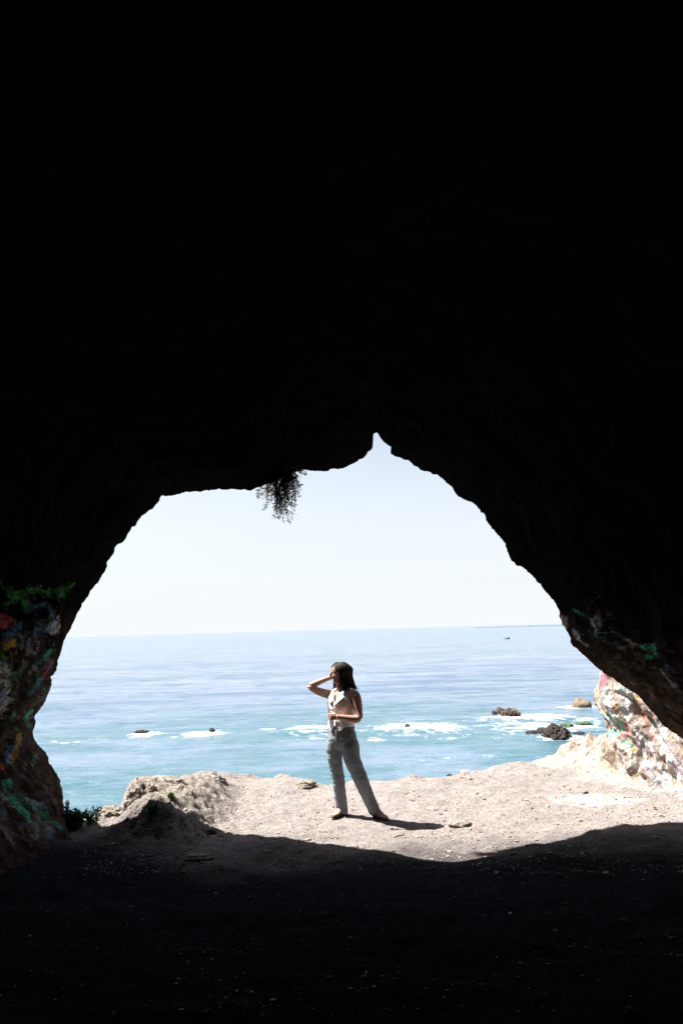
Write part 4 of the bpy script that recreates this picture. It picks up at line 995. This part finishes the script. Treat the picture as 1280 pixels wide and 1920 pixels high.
# front edge, lapel and buttons
pl = MB()
def front(a_, y_, off=.0):
    j = (y_ - 1291) / 70 * 57; j0 = int(min(56, max(0, j))); f = j - j0
    ra2 = ra_[j0] * (1 - f) + ra_[min(57, j0 + 1)] * f; rb2 = rb_[j0] * (1 - f) + rb_[min(57, j0 + 1)] * f
    return W(639.8, y_, 0) + LAT * (ra2 + off) * math.sin(a_) + FWD * (rb2 + off) * math.cos(a_)
pl.tube([front(.05, y_, .002) for y_ in np.linspace(1316, 1360, 12)], [(.006, .003)] * 12, 6, LAT)
pobj(pl, 'placket', M_vest)
lp = MB()
for sg in (-1, 1):
    P_ = [front(sg * .30, 1297, .006), front(sg * .62, 1304, .008), front(sg * .74, 1312, .012), front(sg * .40, 1318, .008), front(sg * .06, 1321, .006), front(sg * .14, 1309, .006)]
    o_ = len(lp.v); lp.v += [tuple(q) for q in P_]; lp.f += [[o_ + i for i in range(6)]]
lpo = pobj(lp, 'lapel', M_vest, smooth=False); ms = lpo.modifiers.new('t', 'SOLIDIFY'); ms.thickness = .005; bake(lpo)
for y_ in (1326, 1334, 1352):
    b_ = MB(); c_ = front(.0, y_, .006); b_.tube([c_, c_ + FWD * .003], [.006, .005], 10); pobj(b_, 'button', simple('button_grey', (.3, .28, .27), .4))

# jeans
J = MB()
interp_tube(J, [W(640, 1360), W(640, 1366), W(641, 1376), W(641.5, 1387), W(641.5, 1396), W(642, 1405)], [(.146, .108), (.150, .112), (.165, .120), (.176, .122), (.165, .108), (.115, .065)], 30, LAT)
interp_tube(J, [W(627.5, 1388, .05), W(627, 1402, .055), W(627.5, 1420, .06), W(630.5, 1440, .07), W(633, 1455, .08), W(635.2, 1470, .09), W(637.2, 1490, .105), W(640, 1512, .12), W(641.5, 1526, .125)],
            [.085, .095, .084, .076, .072, .070, .068, .066, .066], 22)
interp_tube(J, [W(655, 1388, -.05), W(656.5, 1402, -.055), W(659, 1420, -.06), W(667, 1440, -.065), W(673.5, 1455, -.065), W(680, 1470, -.06), W(688, 1490, -.045), W(697.5, 1510, -.03), W(703.5, 1523.5, -.02)],
            [.092, .103, .094, .084, .081, .078, .071, .064, .063], 22)
jeans = pobj(J, 'jeans', None); remesh(jeans, .006, 8, .5)
co = np.empty(len(jeans.data.vertices) * 3); jeans.data.vertices.foreach_get('co', co); co = co.reshape(-1, 3)
nr_ = np.empty_like(co).ravel(); jeans.data.vertices.foreach_get('normal', nr_); nr_ = nr_.reshape(-1, 3)
wc = co + PO; zk = W(634, 1460)[2]
fold = np.zeros(len(wc))
for i, q in enumerate(wc):
    f1_ = noise.fractal(Vector((q[0] * 7, q[1] * 7, q[2] * 16)), .8, 2.1, 3)
    f2_ = noise.fractal(Vector((q[0] * 14 + q[2] * 9, q[1] * 9, q[2] * 17 - q[0] * 8)), .8, 2.1, 2)
    kn = math.exp(-((q[2] - zk) / .12) ** 2) + .35 * math.exp(-((q[2] - W(640, 1392)[2]) / .10) ** 2) + .9 * math.exp(-((q[2] - .10) / .08) ** 2)
    fold[i] = .005 * f1_ + (.001 + .006 * kn) * (-abs(f2_) + .25)
co = co + nr_ * fold[:, None]; jeans.data.vertices.foreach_set('co', co.ravel()); jeans.data.update()
n = NT('denim'); f_ = n.noise(6, 4); fw = n.noise(9, 4, .6, (1.6, 1.6, .8))
c = n.ramp(f_, [(.3, (.18, .205, .23)), (.7, (.235, .262, .29))]); c = n.mix(n.ramp(fw, [(.5, 0.0), (.7, .5)]), c, (.33, .365, .40))
M_den = n.done(c, .9, n.bump(n.noise(260, 2), .0015, 1, n.bump(fw, .012)), .15); jeans.data.materials.clear(); jeans.data.materials.append(M_den)
M_den2 = simple('denim_seam', (.13, .15, .18), .9); M_thread = simple('thread', (.32, .24, .15), .8)
w_ = MB()
def ringpts(y_, a0, a1, ra2, rb2, nn=24): return [W(640.2, y_, 0) + LAT * ra2 * math.sin(a_) + FWD * rb2 * math.cos(a_) for a_ in np.linspace(a0, a1, nn)]
w_.tube(ringpts(1363.5, 0, 2 * math.pi, .152, .114, 48), [(.015, .004)] * 48, 8, (0, 0, 1), cap=False); pobj(w_, 'waistband', M_den2)
for a_ in (-1.2, -.55, .55, 1.2): 
    b_ = MB(); q = ringpts(1363.5, a_, a_, .158, .120, 1)[0]; b_.tube([q + (0, 0, .02), q - (0, 0, .02)], [(.005, .003)] * 2, 6, LAT); pobj(b_, 'belt_loop', M_den2)
fl_ = MB(); fl_.tube([W(629.5, 1368, -.128), W(629.5, 1380, -.142), W(631, 1392, -.145), W(635, 1398, -.135)], [.0025] * 4, 6); pobj(fl_, 'fly_seam', M_thread)
for sg in (-1, 1):
    b_ = MB(); b_.tube([front(sg * .75, 1361, 0) - (0, 0, .03) + FWD * .0 , front(sg * 1.0, 1361, .012) - (0, 0, .07), front(sg * 1.35, 1361, .012) - (0, 0, .085)], [.0028] * 3, 6); pobj(b_, 'pocket_seam', M_thread)

# shoes: brown leather mules
M_shoe = simple('shoe_leather', (.040, .016, .011), .35, .3, 30, 0, .5)
def shoe(an, d, zb):
    sd = np.cross((0, 0, 1), d); q = lambda f, h: np.array([an[0] + d[0] * f, an[1] + d[1] * f, zb + h]); s1 = MB()
    interp_tube(s1, [q(-.055, .008), q(-.03, .008), q(.03, .008), (q(.09, .007)), q(.15, .006), q(.195, .006)], [(.020, .007), (.031, .008), (.030, .007), (.040, .007), (.038, .006), (.012, .005)], 18, sd)
    interp_tube(s1, [q(.030, .026), q(.10, .026), q(.14, .019), q(.17, .013), q(.197, .008)], [(.040, .036), (.046, .032), (.042, .023), (.028, .014), (.010, .006)], 18, sd)
    interp_tube(s1, [q(-.062, .018), q(-.052, .028), q(-.03, .02)], [(.012, .012), (.026, .026), (.033, .016)], 14, sd)
    return pobj(s1, 'shoe', M_shoe)
shoe(a1_, d1, z1 + .004); shoe(a2_, d2, z2 + .004)
